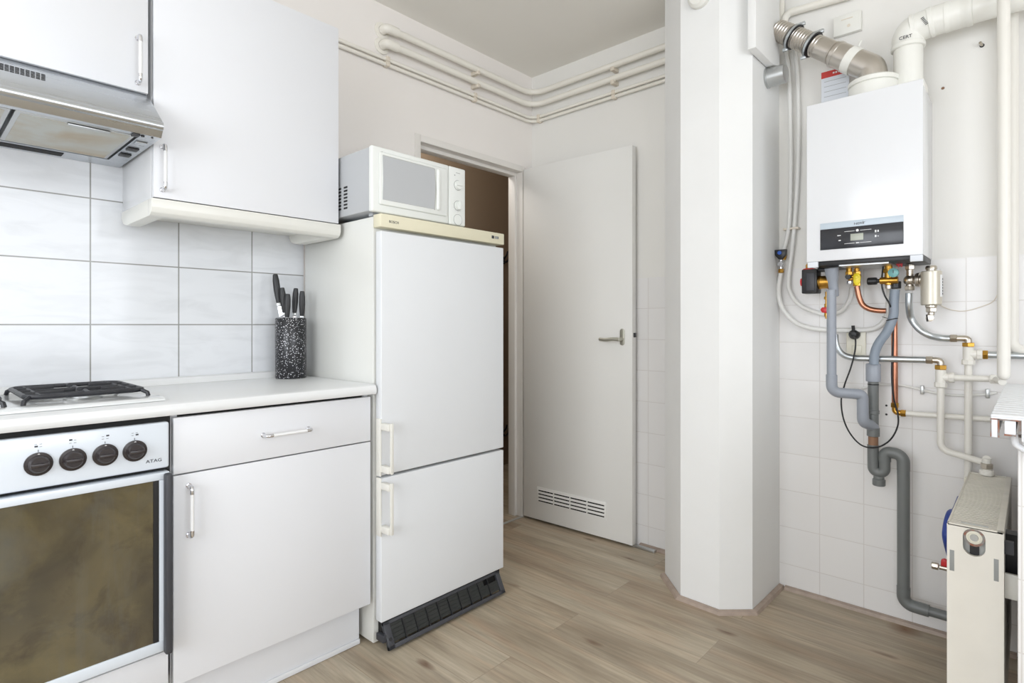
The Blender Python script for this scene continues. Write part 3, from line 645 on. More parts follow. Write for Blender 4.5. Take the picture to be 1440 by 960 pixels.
# ================================================================== FRIDGE AND MICROWAVE
FX0, FX1, FF = 1.115, 1.723, 1.635
t = thing('fridge_freezer', (1.42, 1.9, 0), 'white two-door fridge freezer with a cream top strip, under the microwave', 'fridge')
b = M(); b.box(FX0, FX1, 1.679, 2.165, .012, 1.490, 'fridgeside', .004); b.box(FX0+.02, FX1-.02, 1.70, 2.14, 1.4885, 1.496, 'fridge', .002)
for xx in (FX0+.03, FX1-.05):
    for yy in (1.70, 2.11): b.box(xx, xx+.03, yy, yy+.03, .0005, .013, 'black')
part('body', b, t)
pz0, pz1 = 1.449, 1.495
b = M(); b.box(FX0-.001, FX1+.002, FF-.002, 1.6785, pz0, pz1, 'cream', .003)
ts = part('top_strip', b, t, 'cream control strip')
b = M(); p = onY(546.5, 311.5, FF); b.text('BOSCH', (p.x, FF-.0023, p.z), .0125, (1, 0, 0), (0, 0, 1), 'ink', squeeze=1.0)
part('lettering', b, ts, 'small dark lettering'); b = M()
p = onY(691, 333, FF); b.box(p.x, p.x+.014, FF-.0028, FF-.002, p.z-.006, p.z+.006, 'ink'); b.box(p.x+.018, p.x+.040, FF-.0025, FF-.002, p.z-.0055, p.z+.0055, 'shade'); b.box(p.x+.036, p.x+.0385, FF-.0029, FF-.0025, p.z-.0045, p.z+.0045, 'ink')
part('badge', b, ts, 'small dark badge')
def fdoor(z0, z1, nm, hz0, hz1):
    d = part('door', M().box(FX0+.0025, FX1, FF, 1.668, z0, z1, 'fridge', .003, 3), t, nm)
    part('seal', M().box(FX0+.012, FX1-.006, 1.668, 1.679, z0+.004, z1-.004, 'gasket'), d)
    h = M(); hx = FX0-.0025
    h.box(hx+.010, hx+.022, FF-.050, FF-.042, hz0, hz1, 'handlew', .003)
    for zz in (hz0+.002, hz1-.026): h.box(hx+.002, hx+.020, FF-.046, FF-.0002, zz, zz+.024, 'handlew', .003)
    h.box(hx, hx+.0045, FF-.003, FF+.024, hz0-.012, hz1+.012, 'handlew', .001)
    part('handle', h, d, 'ivory plastic grip handle')
fdoor(.600, 1.436, 'tall upper door', .610, .782); fdoor(.097, .590, 'lower freezer door', .405, .580)
g = M(); gx0, gx1 = 1.128, 1.700; yb_, yt_ = 1.600, 1.642; zb0, zt0 = .012, .092
gm = Matrix.Translation((0, yb_, zb0)) @ Matrix.Rotation(-math.atan2(yt_-yb_, zt0-zb0), 4, 'X'); GH = math.hypot(yt_-yb_, zt0-zb0)
for a, c_ in ((0, .014), (GH-.012, GH)): g.box(gx0, gx1, 0, .012, a, c_, 'charcoal', .002, X=gm)
g.box(gx0, gx0+.026, 0, .014, 0, GH, 'charcoal', .002, X=gm); g.box(gx1-.022, gx1, 0, .014, 0, GH, 'charcoal', .002, X=gm)
for i in range(1, 10):
    xx = gx0+.026+(gx1-gx0-.048)*i/10; g.box(xx-.002, xx+.002, .001, .010, .013, GH-.011, 'black', X=gm)
for k in range(5):
    zz = .020+k*.0125; g.box(gx0+.025, gx1-(.021 if k < 3 else .095), .005+(k%2)*.0004, .009, zz, zz+.0118, 'slat', X=gm)
g.lathe([(0, 0), (.006, 0), (.006, .001), (0, .001)], gm @ Vector((gx0+.013, -.0005, .032)), gm.to_3x3() @ Vector((0, -1, 0)), 'black', 14)
g.box(gx0-.014, gx0+.001, yb_+.020, yb_+.060, .035, .058, 'charcoal', .001)
part('base_grille', g, t, 'charcoal base grille, tilted forward and loose')
part('motor_recess_shade', M().box(FX0+.02, FX1-.01, 1.650, 1.6785, .015, .092, 'gapshade'), t)  # solid dark block painting the shade behind the base grille

MX0, MX1, MF, MZ0, MZ1 = 1.097, 1.530, 1.660, 1.5035, 1.730
t = thing('microwave_oven', (1.31, 1.85, 1.497), 'white microwave oven with two dials, standing on top of the fridge', 'microwave')
b = M(); b.box(MX0+.003, MX1-.003, MF+.0225, 2.03, MZ0+.004, MZ1-.002, 'microside', .004)
for i in range(3):
    for k in range(7):
        yy = 1.870-i*-.042-.05; b.box(MX0+.0022, MX0+.0032, yy, yy+.024, MZ0+.030+k*.0125, MZ0+.0365+k*.0125, 'gapshade')
for xx in (MX0+.03, MX1-.06):
    for yy in (MF+.04, 1.98): b.box(xx, xx+.025, yy, yy+.025, 1.4965, MZ0+.005, 'microside')
part('housing', b, t, 'grey side housing with vent slots')
px_ = onY(631.5, 280, MF).x
b = M(); q0 = onY(537.5, 227, MF-.004); q1 = onY(611, 300, MF-.004); wx0, wx1 = q0.x, q1.x; wz0, wz1 = MZ0+.042, MZ1-.030
b.box(MX0, px_-.0008, MF, MF+.022, MZ0, MZ1, 'micro', .006, 3)
b.box(wx0-.012, px_-.012, MF-.006, MF+.001, wz0-.016, wz1+.012, 'micro', .005, 3)
d = part('door', b, t)
b = M(); pl = [(wx0, wz0+.002), (wx1-.004, wz0+.002), (wx1+.001, (wz0+wz1)/2), (wx1-.004, wz1), (wx0, wz1), (wx0+.0025, (wz0+wz1)/2)]
b.prism([(x, MF-.0075, z) for x, z in pl], (0, .0012, 0), 'microwin'); 
b.prism([(x, MF-.0078, z) for x, z in ((wx1-.004, wz0), (wx1, wz0), (wx1+.005, (wz0+wz1)/2), (wx1, wz1), (wx1-.004, wz1), (wx1+.001, (wz0+wz1)/2))], (0, .0015, 0), 'gasket')
b.box(wx0, wx1-.004, MF-.0078, MF-.0066, wz1-.0012, wz1+.0012, 'gasket'); part('window', b, d, 'pale grey window')
part('handle', M().box(wx1+.006, wx1+.022, MF-.016, MF-.004, wz0, wz1, 'micro', .006, 3), d)
cpn = part('control_panel', M().box(px_+.0008, MX1, MF, MF+.022, MZ0, MZ1, 'micro', .006, 3), t)
kx = (px_+MX1)/2+.002
for zz in (onY(643, 260.5, MF).z, onY(642, 289, MF).z):
    b = M(); c = Vector((kx, MF-.0003, zz)); b.lathe([(0, 0), (.0185, 0), (.0185, .002), (.0165, .002), (.016, .010), (0, .011)], c, OUT, 'micro', 28)
    a_ = Vector((0, -.0103, 0)); 
    if zz > 1.6: b.box(kx-.015, kx+.015, c.y-.015, c.y-.0105, zz-.003, zz+.003, 'micro', .001)
    else: b.box(kx-.003, kx+.003, c.y-.015, c.y-.0105, zz-.015, zz+.015, 'micro', .001)
    b.lathe([(.0188, 0), (.020, 0), (.020, .0007), (.0188, .0007)], c, OUT, 'shade', 28); part('dial', b, t)
b = M(); b.lathe([(0, 0), (.021, 0), (.020, .002), (0, .0024)], (kx, MF-.0003, MZ0+.022), OUT, 'micro', 28); b.lathe([(.021, 0), (.022, 0), (.022, .0007), (.021, .0007)], (kx, MF-.0003, MZ0+.022), OUT, 'shade', 28); part('door_button', b, t)
b = M(); b.box(kx-.010, kx+.012, MF-.0006, MF-.0001, MZ1-.022, MZ1-.0205, 'shade'); b.box(kx-.018, kx-.014, MF-.0006, MF-.0001, MZ1-.034, MZ1-.030, 'shade')
part('print', b, cpn); b = M()
for k in range(9): 
    an = PI*(.25+1.5*k/8)+PI/2; zz = onY(642, 289, MF).z; b.box(kx+.025*math.cos(an)-.0008, kx+.025*math.cos(an)+.0008, MF-.0006, MF-.0001, zz+.025*math.sin(an)-.0005, zz+.025*math.sin(an)+.0005, 'shade')
part('dial_scale', b, cpn); b = M()
p = onY(537, 214.5, MF); b.lathe([(.0028, 0), (.0040, 0), (.0040, .0008), (.0028, .0008)], (p.x, MF-.0002, p.z), OUT, 'shade', 16); b.box(p.x+.008, p.x+.032, MF-.0005, MF-.0001, p.z-.003, p.z-.0018, 'shade'); part('badge', b, d)

# ================================================================== KNIFE BLOCK
KX, KY, KR = 1.022, 2.094, .056
b = M(); b.lathe([(0, .0), (KR-.002, 0), (KR, .003), (KR, .226), (KR-.002, .229), (KR-.006, .229), (KR-.006, .19), (0, .19)], (KX, KY, WZ+.0008), (0, 0, 1), 'speck', 40)
mesh_thing('knife_block', b, 'round black knife block with white speckles, on the worktop beside the fridge', 'knife block')
def knife():
    t = thing('kitchen_knife', (0, 0, 0), 'x', 'knife', 'black handled knives in the speckled block')
    hb = M(); hb.prism([(-.0085, -.011, 0), (-.0085, -.011, .0), (.0085, -.011, 0), (.0095, 0, 0), (.0085, .011, 0), (-.0085, .011, 0)][1:], (0, 0, .001), 'black')
    sec = [(.0085, .0), (.0105, .02), (.0125, .05), (.012, .085), (.009, .108), (.006, .110), (0, .110)]
    hb = M(); hb.lathe([(0, .0)]+sec, (0, 0, 0), (0, 0, 1), 'black', 16)
    for v in hb.bm.verts: v.co.y *= .62
    part('handle', hb, t)
    bb = M(); bb.box(-.0075, .0075, -.005, .005, -.014, -.0002, 'alu', .002); bb.prism([(-.006, -.001, -.014), (.008, -.001, -.014), (.010, -.001, -.048), (-.004, -.001, -.054)], (0, .002, 0), 'chrome')
    part('blade', bb, t); return t
k0_ = knife(); spots = [(-.044, -.006, .240+.048, -7, -2, 'tallest black knife standing highest at the left of the speckled block'),
    (-.016, -.020, .250, -5, 3, 'second knife from the left in the speckled block, black handle'), (.000, -.036, .232, 2, 2, 'short middle knife at the front of the speckled block, black handle'),
    (.010, .010, .250, 3, -2, 'black knife just right of the short middle one, in the speckled block'), (.042, .002, .238, 1, 4, 'rightmost black knife, standing alone in the speckled block')]
for i, (dx, dy, dz, ry, rx, lab) in enumerate(spots):
    if i == 0: o = k0_
    else:
        o = k0_.copy(); COL.objects.link(o)
        for ch in list(k0_.children): c = ch.copy(); COL.objects.link(c); c.parent = o
    d = (Vector((dx*.6774+dy*.7358, -dx*.7358+dy*.6774, 0)))     # left-right as seen from the room
    o.location = (KX+d.x, KY+d.y, WZ+dz); o.rotation_euler = (math.radians(rx), math.radians(ry), -.6); o['label'] = lab; o['group'] = 'black handled knives in the speckled block'
    if dz < .26: o.scale = (.9, .9, .86 if i != 2 else .8)

# ================================================================== HEATING PIPES ROUND THE CORNER
def corner_pipe(pxl, pyl, yc, pxr, pyr, r, gap, lab, flange):
    yw, xw = RY1-gap, RX1-gap
    zc = onX(748, yc, xw).z; zl = onY(pxl, pyl, yw).z; zr = onX(pxr, pyr, xw).z
    p0 = onY(pxl, pyl, yw); p0.z = zc-.002; b = M(); ye = 1.2055
    pts = [p0, Vector((xw, yw, zc)), Vector((xw, ye, zc+.002))]
    t = thing('heating_pipe', (p0.x, yw, zc-.03), lab, 'pipe', 'pipes round the ceiling corner')
    b.tube(pts, r, 'pipewall', bend=.085 if r > .01 else .06, seg=16); part('pipe', b, t)
    if flange:
        b = M(); b.tube([p0+Vector((.055, 0, 0)), p0+Vector((-.004, 0, 0)), Vector((p0.x-.004, RY1-.0085, p0.z))], r*1.35, 'pipewall', bend=.018, seg=16); part('elbow', b, t)
        b = M(); b.lathe([(r*1.4, 0), (r*2.5, 0), (r*2.4, .006), (r*1.4, .008)], (p0.x-.004, RY1-.0005, p0.z), OUT, 'pipewall', 24); part('wall_rosette', b, t)
    return zc
def clip(p, n, h, w_, r, dep):
    """bracket from the wall surface around one pipe"""
    b = M(); p = Vector(p); n = Vector(n); s = n.cross(Vector((0, 0, 1)))
    X = Matrix((s, n, Vector((0, 0, 1)))).transposed().to_4x4(); X.translation = p
    b.box(-w_/2, w_/2, -dep, r+.004, -h/2, h/2, 'bracket', .002, X=X); return b
zA = corner_pipe(545, 51, 133.5, 937, 63, .0155, .040, 'upper thick painted heating pipe under the ceiling, from wall rosette to column', True)
zB = corner_pipe(545, 69, 150, 937, 80, .0155, .040, 'lower thick painted heating pipe, second from the ceiling, with its own rosette', True)
zC = corner_pipe(440, 47, 167.5, 937, 104.5, .0085, .018, 'upper thin painted pipe running below the two thick pipes', False)
zD = corner_pipe(440, 56, 173, 937, 111.5, .0085, .018, 'lowest thin painted pipe running below the two thick pipes', False)
def pc(onwall, px, zs, lab):
    b = M()
    for z, r, gap in zs:
        if onwall == 'L': p = onY(px, 100, RY1); b.box(p.x-.010, p.x+.010, RY1-gap-r-.004, RY1-.0005, z-r*.7-.005, z+r*.7+.005, 'bracket', .002)
        else:
            p = onX(px, 100, RX1); b.box(RX1-gap-r-.004, RX1-.0005, p.y-.010, p.y+.010, z-r*.7-.005, z+r*.7+.005, 'bracket', .002)
    mesh_thing('pipe_clip', b, lab, 'clip', 'clips holding the corner pipes')
thin = [(zC, .0085, .018), (zD, .0085, .018)]; thick = [(zA-.018, .008, .040), (zB-.018, .008, .040)]
pc('L', 541, thin, 'painted double clip on the thin pipes below the wall rosettes'); pc('L', 664, thin, 'painted double clip on the thin pipes left of the room corner')
pc('R', 761, thin, 'painted double clip on the thin pipes just right of the corner'); pc('R', 866, thin, 'painted double clip on the thin pipes nearest the column')
for k_, nm in ((0, 'upper'), (1, 'lower')):
    pc('L', 664, thick[k_:k_+1], 'clip under the %s thick pipe, left of the room corner' % nm); pc('R', 868, thick[k_:k_+1], 'clip under the %s thick pipe, right of the room corner' % nm)

# smoke detector on the column, vent cap, wall box
p = onX(985, -4, 2.158); mesh_thing('smoke_detector', M().lathe([(0, 0), (.046, 0), (.046, .016), (.036, .026), (0, .028)], (2.1568, p.y, p.z), (-1, 0, 0), 'pvc', 32), 'round white detector high on the column face at the top of the picture', 'smoke detector')
p = onY(1091, 107, .797); q = Vector((p.x, .7965, p.z)); c0 = onY(1092, 107, .76)
b = M(); cx_ = onY(1086, 107, .775)
b.lathe([(0, 0), (.040, 0), (.0405, .004), (.037, .006), (.037, .070), (.034, .072), (0, .072)], (onY(1087, 107, .775).x, .7968, cx_.z), (0, -1, 0), 'alu', 32)
mesh_thing('vent_cap', b, 'round silver cap on the column beside the flue pipe', 'vent cap')
q0 = onX(1172, 25.5, RX1-.02); q1 = onX(1211, 45, RX1-.02); za = onX(1172, 53, RX1-.02).z
b = M(); b.box(RX1-.022, RX1-.0005, q1.y, q0.y, za, q0.z, 'pvc', .003); b.box(RX1-.0235, RX1-.022, (q0.y+q1.y)/2-.02, (q0.y+q1.y)/2+.02, q0.z-.022, q0.z-.019, 'bracket')
b.lathe([(0, 0), (.006, 0), (.006, .001), (0, .001)], (RX1-.022, (q0.y+q1.y)/2-.006, (za+q0.z)/2-.01), (-1, 0, 0), 'bracket', 14)
mesh_thing('junction_box', b, 'square white box on the wall above the corrugated flue', 'wall box')

# ================================================================== BOILER
BX, BY0, BY1, BZ0, BZ1 = 2.276, .2655, .6165, 1.345, 1.922
t = thing('central_heating_boiler', (2.41, .44, BZ0), 'white wall-hung boiler with a black control panel, above the tiled wall', 'boiler')
b = M(); b.box(BX+.012, RX1-.0008, BY0+.004, BY1-.004, BZ0+.004, BZ1-.002, 'boiler', .004); b.box(BX+.010, BX+.0125, BY0+.006, BY1-.006, BZ0+.002, BZ1-.004, 'shade'); part('casing', b, t)
fr = part('front_cover', M().box(BX, BX+.0105, BY0, BY1, BZ0, BZ1, 'boiler', .003, 3), t)
b = M(); b.box(BX+.012, RX1-.02, BY0+.006, BY1-.006, BZ0-.014, BZ0+.0035, 'black', .002); b.box(BX+.03, RX1-.06, BY0+.1, BY1-.1, BZ0-.019, BZ0-.0135, 'alu'); part('underside', b, t, 'black underside')
for yy in (BY1-.038, BY0+.001): part('bracket_tab', M().box(BX-.002, BX+.012, yy, yy+.034, BZ0-.021, BZ0-.0008, 'paper', .001), t, 'white tab with small print')
a0 = onX(1153.6, 315, BX); a1 = onX(1270.7, 301, BX); z1 = onX(1153.6, 314.8, BX).z; z0 = onX(1153.6, 352, BX).z; zs = onX(1153.6, 323.5, BX).z
b = M(); b.box(BX-.0025, BX-.0003, a1.y, a0.y, z0, zs, 'panel', .0008); b.box(BX-.0025, BX-.0003, a1.y, a0.y, zs+.0002, z1, 'bluegrey', .0008)
cpl = part('control_panel', b, t, 'black control panel under a pale blue strip')
XF = BX-.0027; W_ = a0.y-a1.y
def pos(fx, fz): return Vector((XF, a0.y-fx*W_, zs-(zs-z0)*fz))
b = M(); p = pos(.425, 0); b.text('NEFIT', (XF-.0003, p.y+.0, (zs+z1)/2-.002), .0105, (0, -1, 0), (0, 0, 1), 'ink', squeeze=1.25)
p = pos(.535, 0); b.box(XF-.0006, XF, p.y-.0008, p.y+.0004, (zs+z1)/2-.005, (zs+z1)/2+.006, 'shade')
for fz in (.20, .78):
    for f0, f1 in ((.31, .435), (.50, .635)): u0, u1 = pos(f0, fz), pos(f1, fz); b.box(XF-.0006, XF, u1.y, u0.y, u0.z-.0007, u0.z+.0007, 'white')
b.lathe([(0, 0), (.0045, 0), (.0045, .0006), (0, .0006)], pos(.468, .19), (-1, 0, 0), 'white', 12)
for fx, fz, w_, h_ in ((.225, .36, .010, .0014), (.24, .60, .006, .0018), (.455, .78, .009, .0016), (.68, .31, .0035, .004), (.71, .31, .003, .0035), (.68, .54, .0035, .0035), (.71, .55, .003, .001)):
    p = pos(fx, fz); b.box(XF-.0006, XF, p.y-w_, p.y+.001, p.z-h_, p.z+h_, 'white')
part('markings', b, cpl, 'small lettering and button symbols')
p0, p1 = pos(.385, .34), pos(.54, .66); part('display', M().box(XF-.0012, XF, p1.y, p0.y, p1.z, p0.z, 'lcd', .0003), cpl, 'grey green display')
# top collar and adapter
AX = 2.405; aY = .428
b = M(); b.lathe([(0, 0), (.078, 0), (.078, .056), (.074, .059), (.080, .061), (.080, .075), (.074, .080), (.050, .084), (.042, .086), (0, .086)], (AX, aY, BZ1+.0008), (0, 0, 1), 'pvc', 36)
b.box(AX-.05, AX+.05, BY0+.006, aY+.02, BZ1+.0008, BZ1+.030, 'pvc', .006); part('flue_collar', b, t, 'round white collar on top')

# corrugated flue
s0 = Vector((2.415, .764, onX(1087, 44, 2.415).z)); s1 = Vector((AX+.003, .452, 2.062))
t = thing('flue_pipe', (AX, .6, s1.z-.04), 'corrugated stainless steel flue pipe running from the column down to the boiler', 'flue pipe')
d = (s1-s0); L = d.length; d.normalize(); R = .0405
def ribbed(a, n, pitch, r):
    pr = [(0, 0), (r*.93, 0)]
    for i in range(n):
        h = i*pitch; pr += [(r*.93, h), (r, h+pitch*.25), (r, h+pitch*.5), (r*.93, h+pitch*.75)]
    pr += [(r*.93, n*pitch), (0, n*pitch)]; return pr
b = M(); n = 17; b.lathe(ribbed(0, n, L*.50/n, R), s0, d, 'flue', 36)
q = s0+d*L*.50; b.lathe([(0, 0), (R*.95, 0), (R*1.0, .002), (R*1.0, L*.14), (R*1.05, L*.145), (R*1.05, L*.155), (R*.97, L*.16), (R*.97, L*.17), (R*1.07, L*.175), (R*1.07, L*.19), (0, L*.19)], q, d, 'flue', 36)
part('corrugated_pipe', b, t)
q = s0+d*L*.69; en = Vector((AX, aY, BZ1+.0875)); mid = Vector((AX, aY+.004, 2.047))
b = M(); b.tube([q, q+(mid-q)*.99, en+Vector((0, 0, .0)), ][:2]+[en], R*1.14, 'flue', bend=.03, seg=32); b.lathe([(R*.9, -.004), (R*1.18, -.003), (R*1.18, .006), (R*1.13, .008)], q, d, 'flue', 36); part('elbow', b, t, 'stainless elbow')
for f in (.205, .42):
    c = s0+d*L*f; b = M(); b.lathe([(R*.99, -.008), (R*1.16, -.008), (R*1.16, .008), (R*.99, .008)], c, d, 'black', 32); b.lathe([(R*1.16, -.0045), (R*1.22, -.0045), (R*1.22, .0045), (R*1.16, .0045)], c, d, 'zinc', 32)
    up = (Vector((0, 0, 1))-d*d.z).normalized()
    for s_ in (1, -1): cc = c+up*s_*R*1.27; b.box(-.006, .006, -.010, .010, -.006, .006, 'zinc', .001, X=Matrix.Translation(cc))
    part('clamp', b, t, 'rubber lined pipe clamp')
c = q+(mid-q)*.46; dd = (mid-q).normalized(); b = M(); b.lathe([(R*1.13, -.016), (R*1.22, -.016), (R*1.22, .016), (R*1.13, .016)], c, dd, 'pvc', 12); b.lathe([(0, 0), (.004, 0), (.004, .02), (0, .02)], c+Vector((0, -.02, R*1.15)), (0, -.4, 1), 'pvc', 10); part('strap', b, t, 'white plastic strap')

# white air pipe
t = thing('air_supply_pipe', (2.41, .3, BZ1), 'thick white plastic air pipe bending from the boiler top to the right', 'pipe')
P0 = Vector((2.430, .322, BZ1+.031)); X_ = 2.430; R = .0440
P0.y = onX(1277, 90, X_).y; P1 = onX(1277, 40, X_); P1.y = P0.y; P2 = onX(1330, 22, X_); P3 = onX(1470, -4, X_)
P1z = onX(1277, 62, X_).z; A = Vector((X_, P0.y, P1z)); B_ = onX(1325, 24, X_); Cc = Vector((X_, -.35, B_.z-.01)); B_.z = Cc.z+.005
b = M(); b.tube([P0, A+Vector((0, 0, .005))], R, 'pvc', seg=36); part('riser', b, t)
b = M(); b.tube([A-Vector((0, 0, .02)), A+Vector((0, 0, .045)), B_+Vector((0, .02, 0)), B_-Vector((0, .05, .0))], R*1.1, 'pvc', bend=.09, seg=36); part('elbow', b, t)
b = M(); b.lathe([(R*1.09, 0), (R*1.17, .002), (R*1.17, .014), (R*1.09, .018)], A-Vector((0, 0, .02)), (0, 0, 1), 'pvc', 36)
dm = (B_+Vector((0, .02, 0))-A-Vector((0, 0, .045))).normalized(); mm = (A+Vector((0, 0, .045))+B_+Vector((0, .02, 0)))/2
b.lathe([(R*1.09, -.03), (R*1.16, -.028), (R*1.16, -.018), (R*1.09, -.015)], mm, dm, 'pvc', 36); b.lathe([(R*1.09, .02), (R*1.16, .022), (R*1.16, .032), (R*1.09, .035)], mm, dm, 'pvc', 36)
part('elbow_rims', b, t)
e0 = B_-Vector((0, .005, 0)); b = M(); b.tube([e0, Cc], R, 'pvc', seg=36)
b.lathe([(R*1.02, .0), (R*1.13, .003), (R*1.13, .015), (R*1.09, .018), (R*1.09, .06), (R*1.14, .063), (R*1.14, .075), (R*1.02, .078)], e0, (0, -1, 0), 'pvc', 36); part('horizontal_pipe', b, t)
b = M(); p = onX(1269, 54, X_-R*1.12); b.text('CERT', (X_-R*1.19, p.y+.010, p.z), .016, (0, -1, 0), (0, 0, 1), 'ink')
part('printed_mark', b, t, 'small black printed mark'); b = M()
p = onX(1299, 27, X_-R*1.12); dv_ = Vector((0, -.45, -.9)); [b.tube([Vector((X_-R*1.13, p.y+.004, p.z+.006))+dv_*(.0055*k)+Vector((0, .004, -.002)), Vector((X_-R*1.13, p.y+.004, p.z+.006))+dv_*(.0055*k)-Vector((0, .004, -.002))], .0013, 'ink', seg=6) for k in range(6)]
part('printed_mark', b, t, 'small black printed mark')

# instruction booklet tucked behind the flue
q0 = onX(1155, 103, 2.50); q1 = onX(1190, 96, 2.50)
b = M(); b.box(2.500, 2.503, q1.y-.01, q0.y, BZ1+.001, q0.z, 'paper'); b.box(2.4994, 2.5036, q1.y-.01, q0.y, q0.z-.024, q0.z+.001, 'redpaper')
[b.box(2.4988, 2.4995, q0.y-.047-k*.009, q0.y-.041-k*.009, q0.z-.014, q0.z-.008, 'white') for k in range(5)]
for k in range(5): b.box(2.4993, 2.4999, q1.y, q0.y-.01, q0.z-.04-k*.02, q0.z-.0388-k*.02, 'shade')
mesh_thing('instruction_booklet', b, 'paper sheet with a red top edge standing on the boiler behind the flue', 'booklet')

# ================================================================== PIPEWORK UNDER AND BESIDE THE BOILER
def wp(pl, X): return [onX(x, y, X) for x, y in pl]
def setx(ps, X=None): return ps
XW = RX1
G_ = None
# two pipes at the top left behind the flue
b = M(); ps = wp([(1101, 24), (1104, 17)], 2.522); e = onX(1200, -8, 2.522)
b.tube([onX(1104, 60, 2.522)+Vector((0, 0, .02)), onX(1102, 20, 2.522), e], .015, 'pipewall', bend=.03)
mesh_thing('heating_pipe', b, 'painted pipe rising to the right above the corrugated flue', 'pipe')
b = M(); b.tube([onX(1099, 30, 2.528), onX(1099, -60, 2.528)], .012, 'pipewall'); mesh_thing('heating_pipe', b, 'short painted vertical pipe end in the corner above the flue', 'pipe')
# pipe A : down to the blue valve
X1 = 2.520
t = thing('water_hose', onX(1097, 470, X1), 'outer white water hose with a blue and black tap, looping under the boiler', 'hose')
b = M(); b.tube(wp([(1104, 66), (1109, 100), (1111, 150), (1112, 230), (1110, 310), (1104, 345), (1101, 352)], X1), .0085, 'hose', smooth=True); part('upper_hose', b, t)
b = M(); b.tube(wp([(1098, 384), (1095, 410), (1100, 432), (1117, 452), (1140, 461), (1170, 464), (1200, 464), (1228, 462), (1244, 450), (1249, 430), (1250, 408)], X1)+[Vector((2.42, onX(1250, 398, 2.42).y, 1.3275))], .0092, 'hose', smooth=True); part('lower_hose', b, t)
p = onX(1098.5, 372, X1); b = M(); b.cyl(p+Vector((0, 0, -.030)), p+Vector((0, 0, .02)), .009, 'chrome', 16); b.cyl(p+Vector((-.012, 0, .002)), p+Vector((.010, 0, .002)), .012, 'chrome', 16); b.cyl(p+Vector((0, 0, -.035)), p+Vector((0, 0, -.018)), .0115, 'brass', 6); b.cyl(p+Vector((0, -.01, .02)), p+Vector((.0, -.016, .042)), .008, 'brass', 12)
part('tap_body', b, t, 'chrome and brass tap body')
p = onX(1097, 357, X1-.03); b = M(); pr = [(-.024, .019), (.024, .019), (.021, -.004), (.006, -.022), (-.006, -.022), (-.021, -.004)]
b.prism([(p.x, p.y+y, p.z+z) for y, z in pr], (.020, 0, 0), 'black', .003); kn = part('tap_knob', b, t, 'black three-cornered knob')
b = M(); b.lathe([(0, 0), (.0085, 0), (.008, .003), (0, .0035)], p+Vector((-.0003, .002, .005)), (-1, 0, 0), 'blue', 18); part('knob_cap', b, kn, 'blue cap')
# pipe B
X2 = 2.527
b = M(); b.tube(wp([(1116, 60), (1121, 100), (1123, 180), (1121, 260), (1116, 330), (1109, 392), (1112, 412), (1124, 428), (1145, 438), (1166, 442), (1184, 436), (1195, 420), (1198, 404)], X2), .0082, 'hose', smooth=True)
mesh_thing('water_hose', b, 'inner white water hose, right of the tapped one, curving under the boiler', 'hose')
b = M(); p = onX(1114, 322, RX1-.01); b.box(RX1-.034, RX1-.001, p.y-.030, p.y+.030, p.z-.004, p.z+.004, 'bracket', .001); mesh_thing('pipe_clip', b, 'small clip across the two white hoses left of the boiler', 'clip')

# black and red pump unit
PX = 2.43
t = thing('valve_unit', onX(1140, 412, PX), 'black box valve with red cap and brass cylinder, under the boiler at left', 'valve')
u0, u1 = onX(1127, 380, PX-.03), onX(1149, 412, PX-.03)
b = M(); b.box(PX-.03, PX+.03, u1.y, u0.y, u1.z, onX(1127, 379, PX-.03).z, 'black', .004); b.box(PX-.032, PX-.029, u1.y+.008, u0.y-.018, u1.z+.010, u0.z-.012, 'charcoal', .002)
b.box(PX-.02, PX+.02, u1.y-.026, u1.y+.002, u0.z-.008, u0.z+.006, 'black', .003); part('housing', b, t)
c = Vector((PX-.012, u0.y, (u0.z+u1.z)/2)); b = M(); b.lathe([(0, 0), (.017, 0), (.015, .006), (0, .007)], c, (0, 1, 0), 'red', 20); part('cap', b, t, 'red cap')
c = Vector((PX, (u0.y*2+u1.y)/3-.002, u0.z)); b = M(); b.cyl(c, c+Vector((0, 0, .007)), .022, 'red', 24); part('collar', b, t, 'red collar')
b = M(); b.cyl(c+Vector((0, 0, .0072)), c+Vector((0, 0, .024)), .014, 'brass', 8); b.cyl(c+Vector((0, 0, .024)), Vector((c.x, c.y, BZ0-.0145)) if c.z+.024 < BZ0-.016 else c+Vector((0, 0, .028)), .010, 'brass', 12); part('brass_nut', b, t, 'brass nut')
c = Vector((PX, u1.y-.0002, (u0.z+u1.z)/2-.003)); b = M(); b.lathe([(0, 0), (.027, 0), (.028, .004), (.025, .007), (.025, .030), (.028, .032), (.028, .040), (0, .040)], c, (0, -1, 0), 'brass', 28); part('brass_cylinder', b, t, 'brass cylinder')
# red drain tap
t = thing('drain_tap', onX(1162, 446, PX), 'small brass drain tap with a red lever, beside the grey drain pipe', 'tap')
c = onX(1162.5, 414, PX+.004); b = M(); z1_ = onX(1162.5, 409, PX).z; b.cyl(onX(1162.5, 410, PX+.004), onX(1162.5, 448, PX+.004), .0055, 'brass', 12); b.cyl(onX(1162.5, 417, PX+.004), onX(1162.5, 421, PX+.004), .0095, 'brass', 6); b.cyl(onX(1162.5, 427, PX+.004), onX(1162.5, 445, PX+.004), .0085, 'brass', 6); part('body', b, t)
c = onX(1160.5, 436, PX-.018); b = M(); b.prism([c+Vector((0, y, z)) for y, z in ((.018, .002), (.012, .011), (-.008, .012), (-.011, -.006), (-.004, -.011), (.012, -.009))], (.010, 0, 0), 'red', .002); part('lever', b, t, 'red lever')

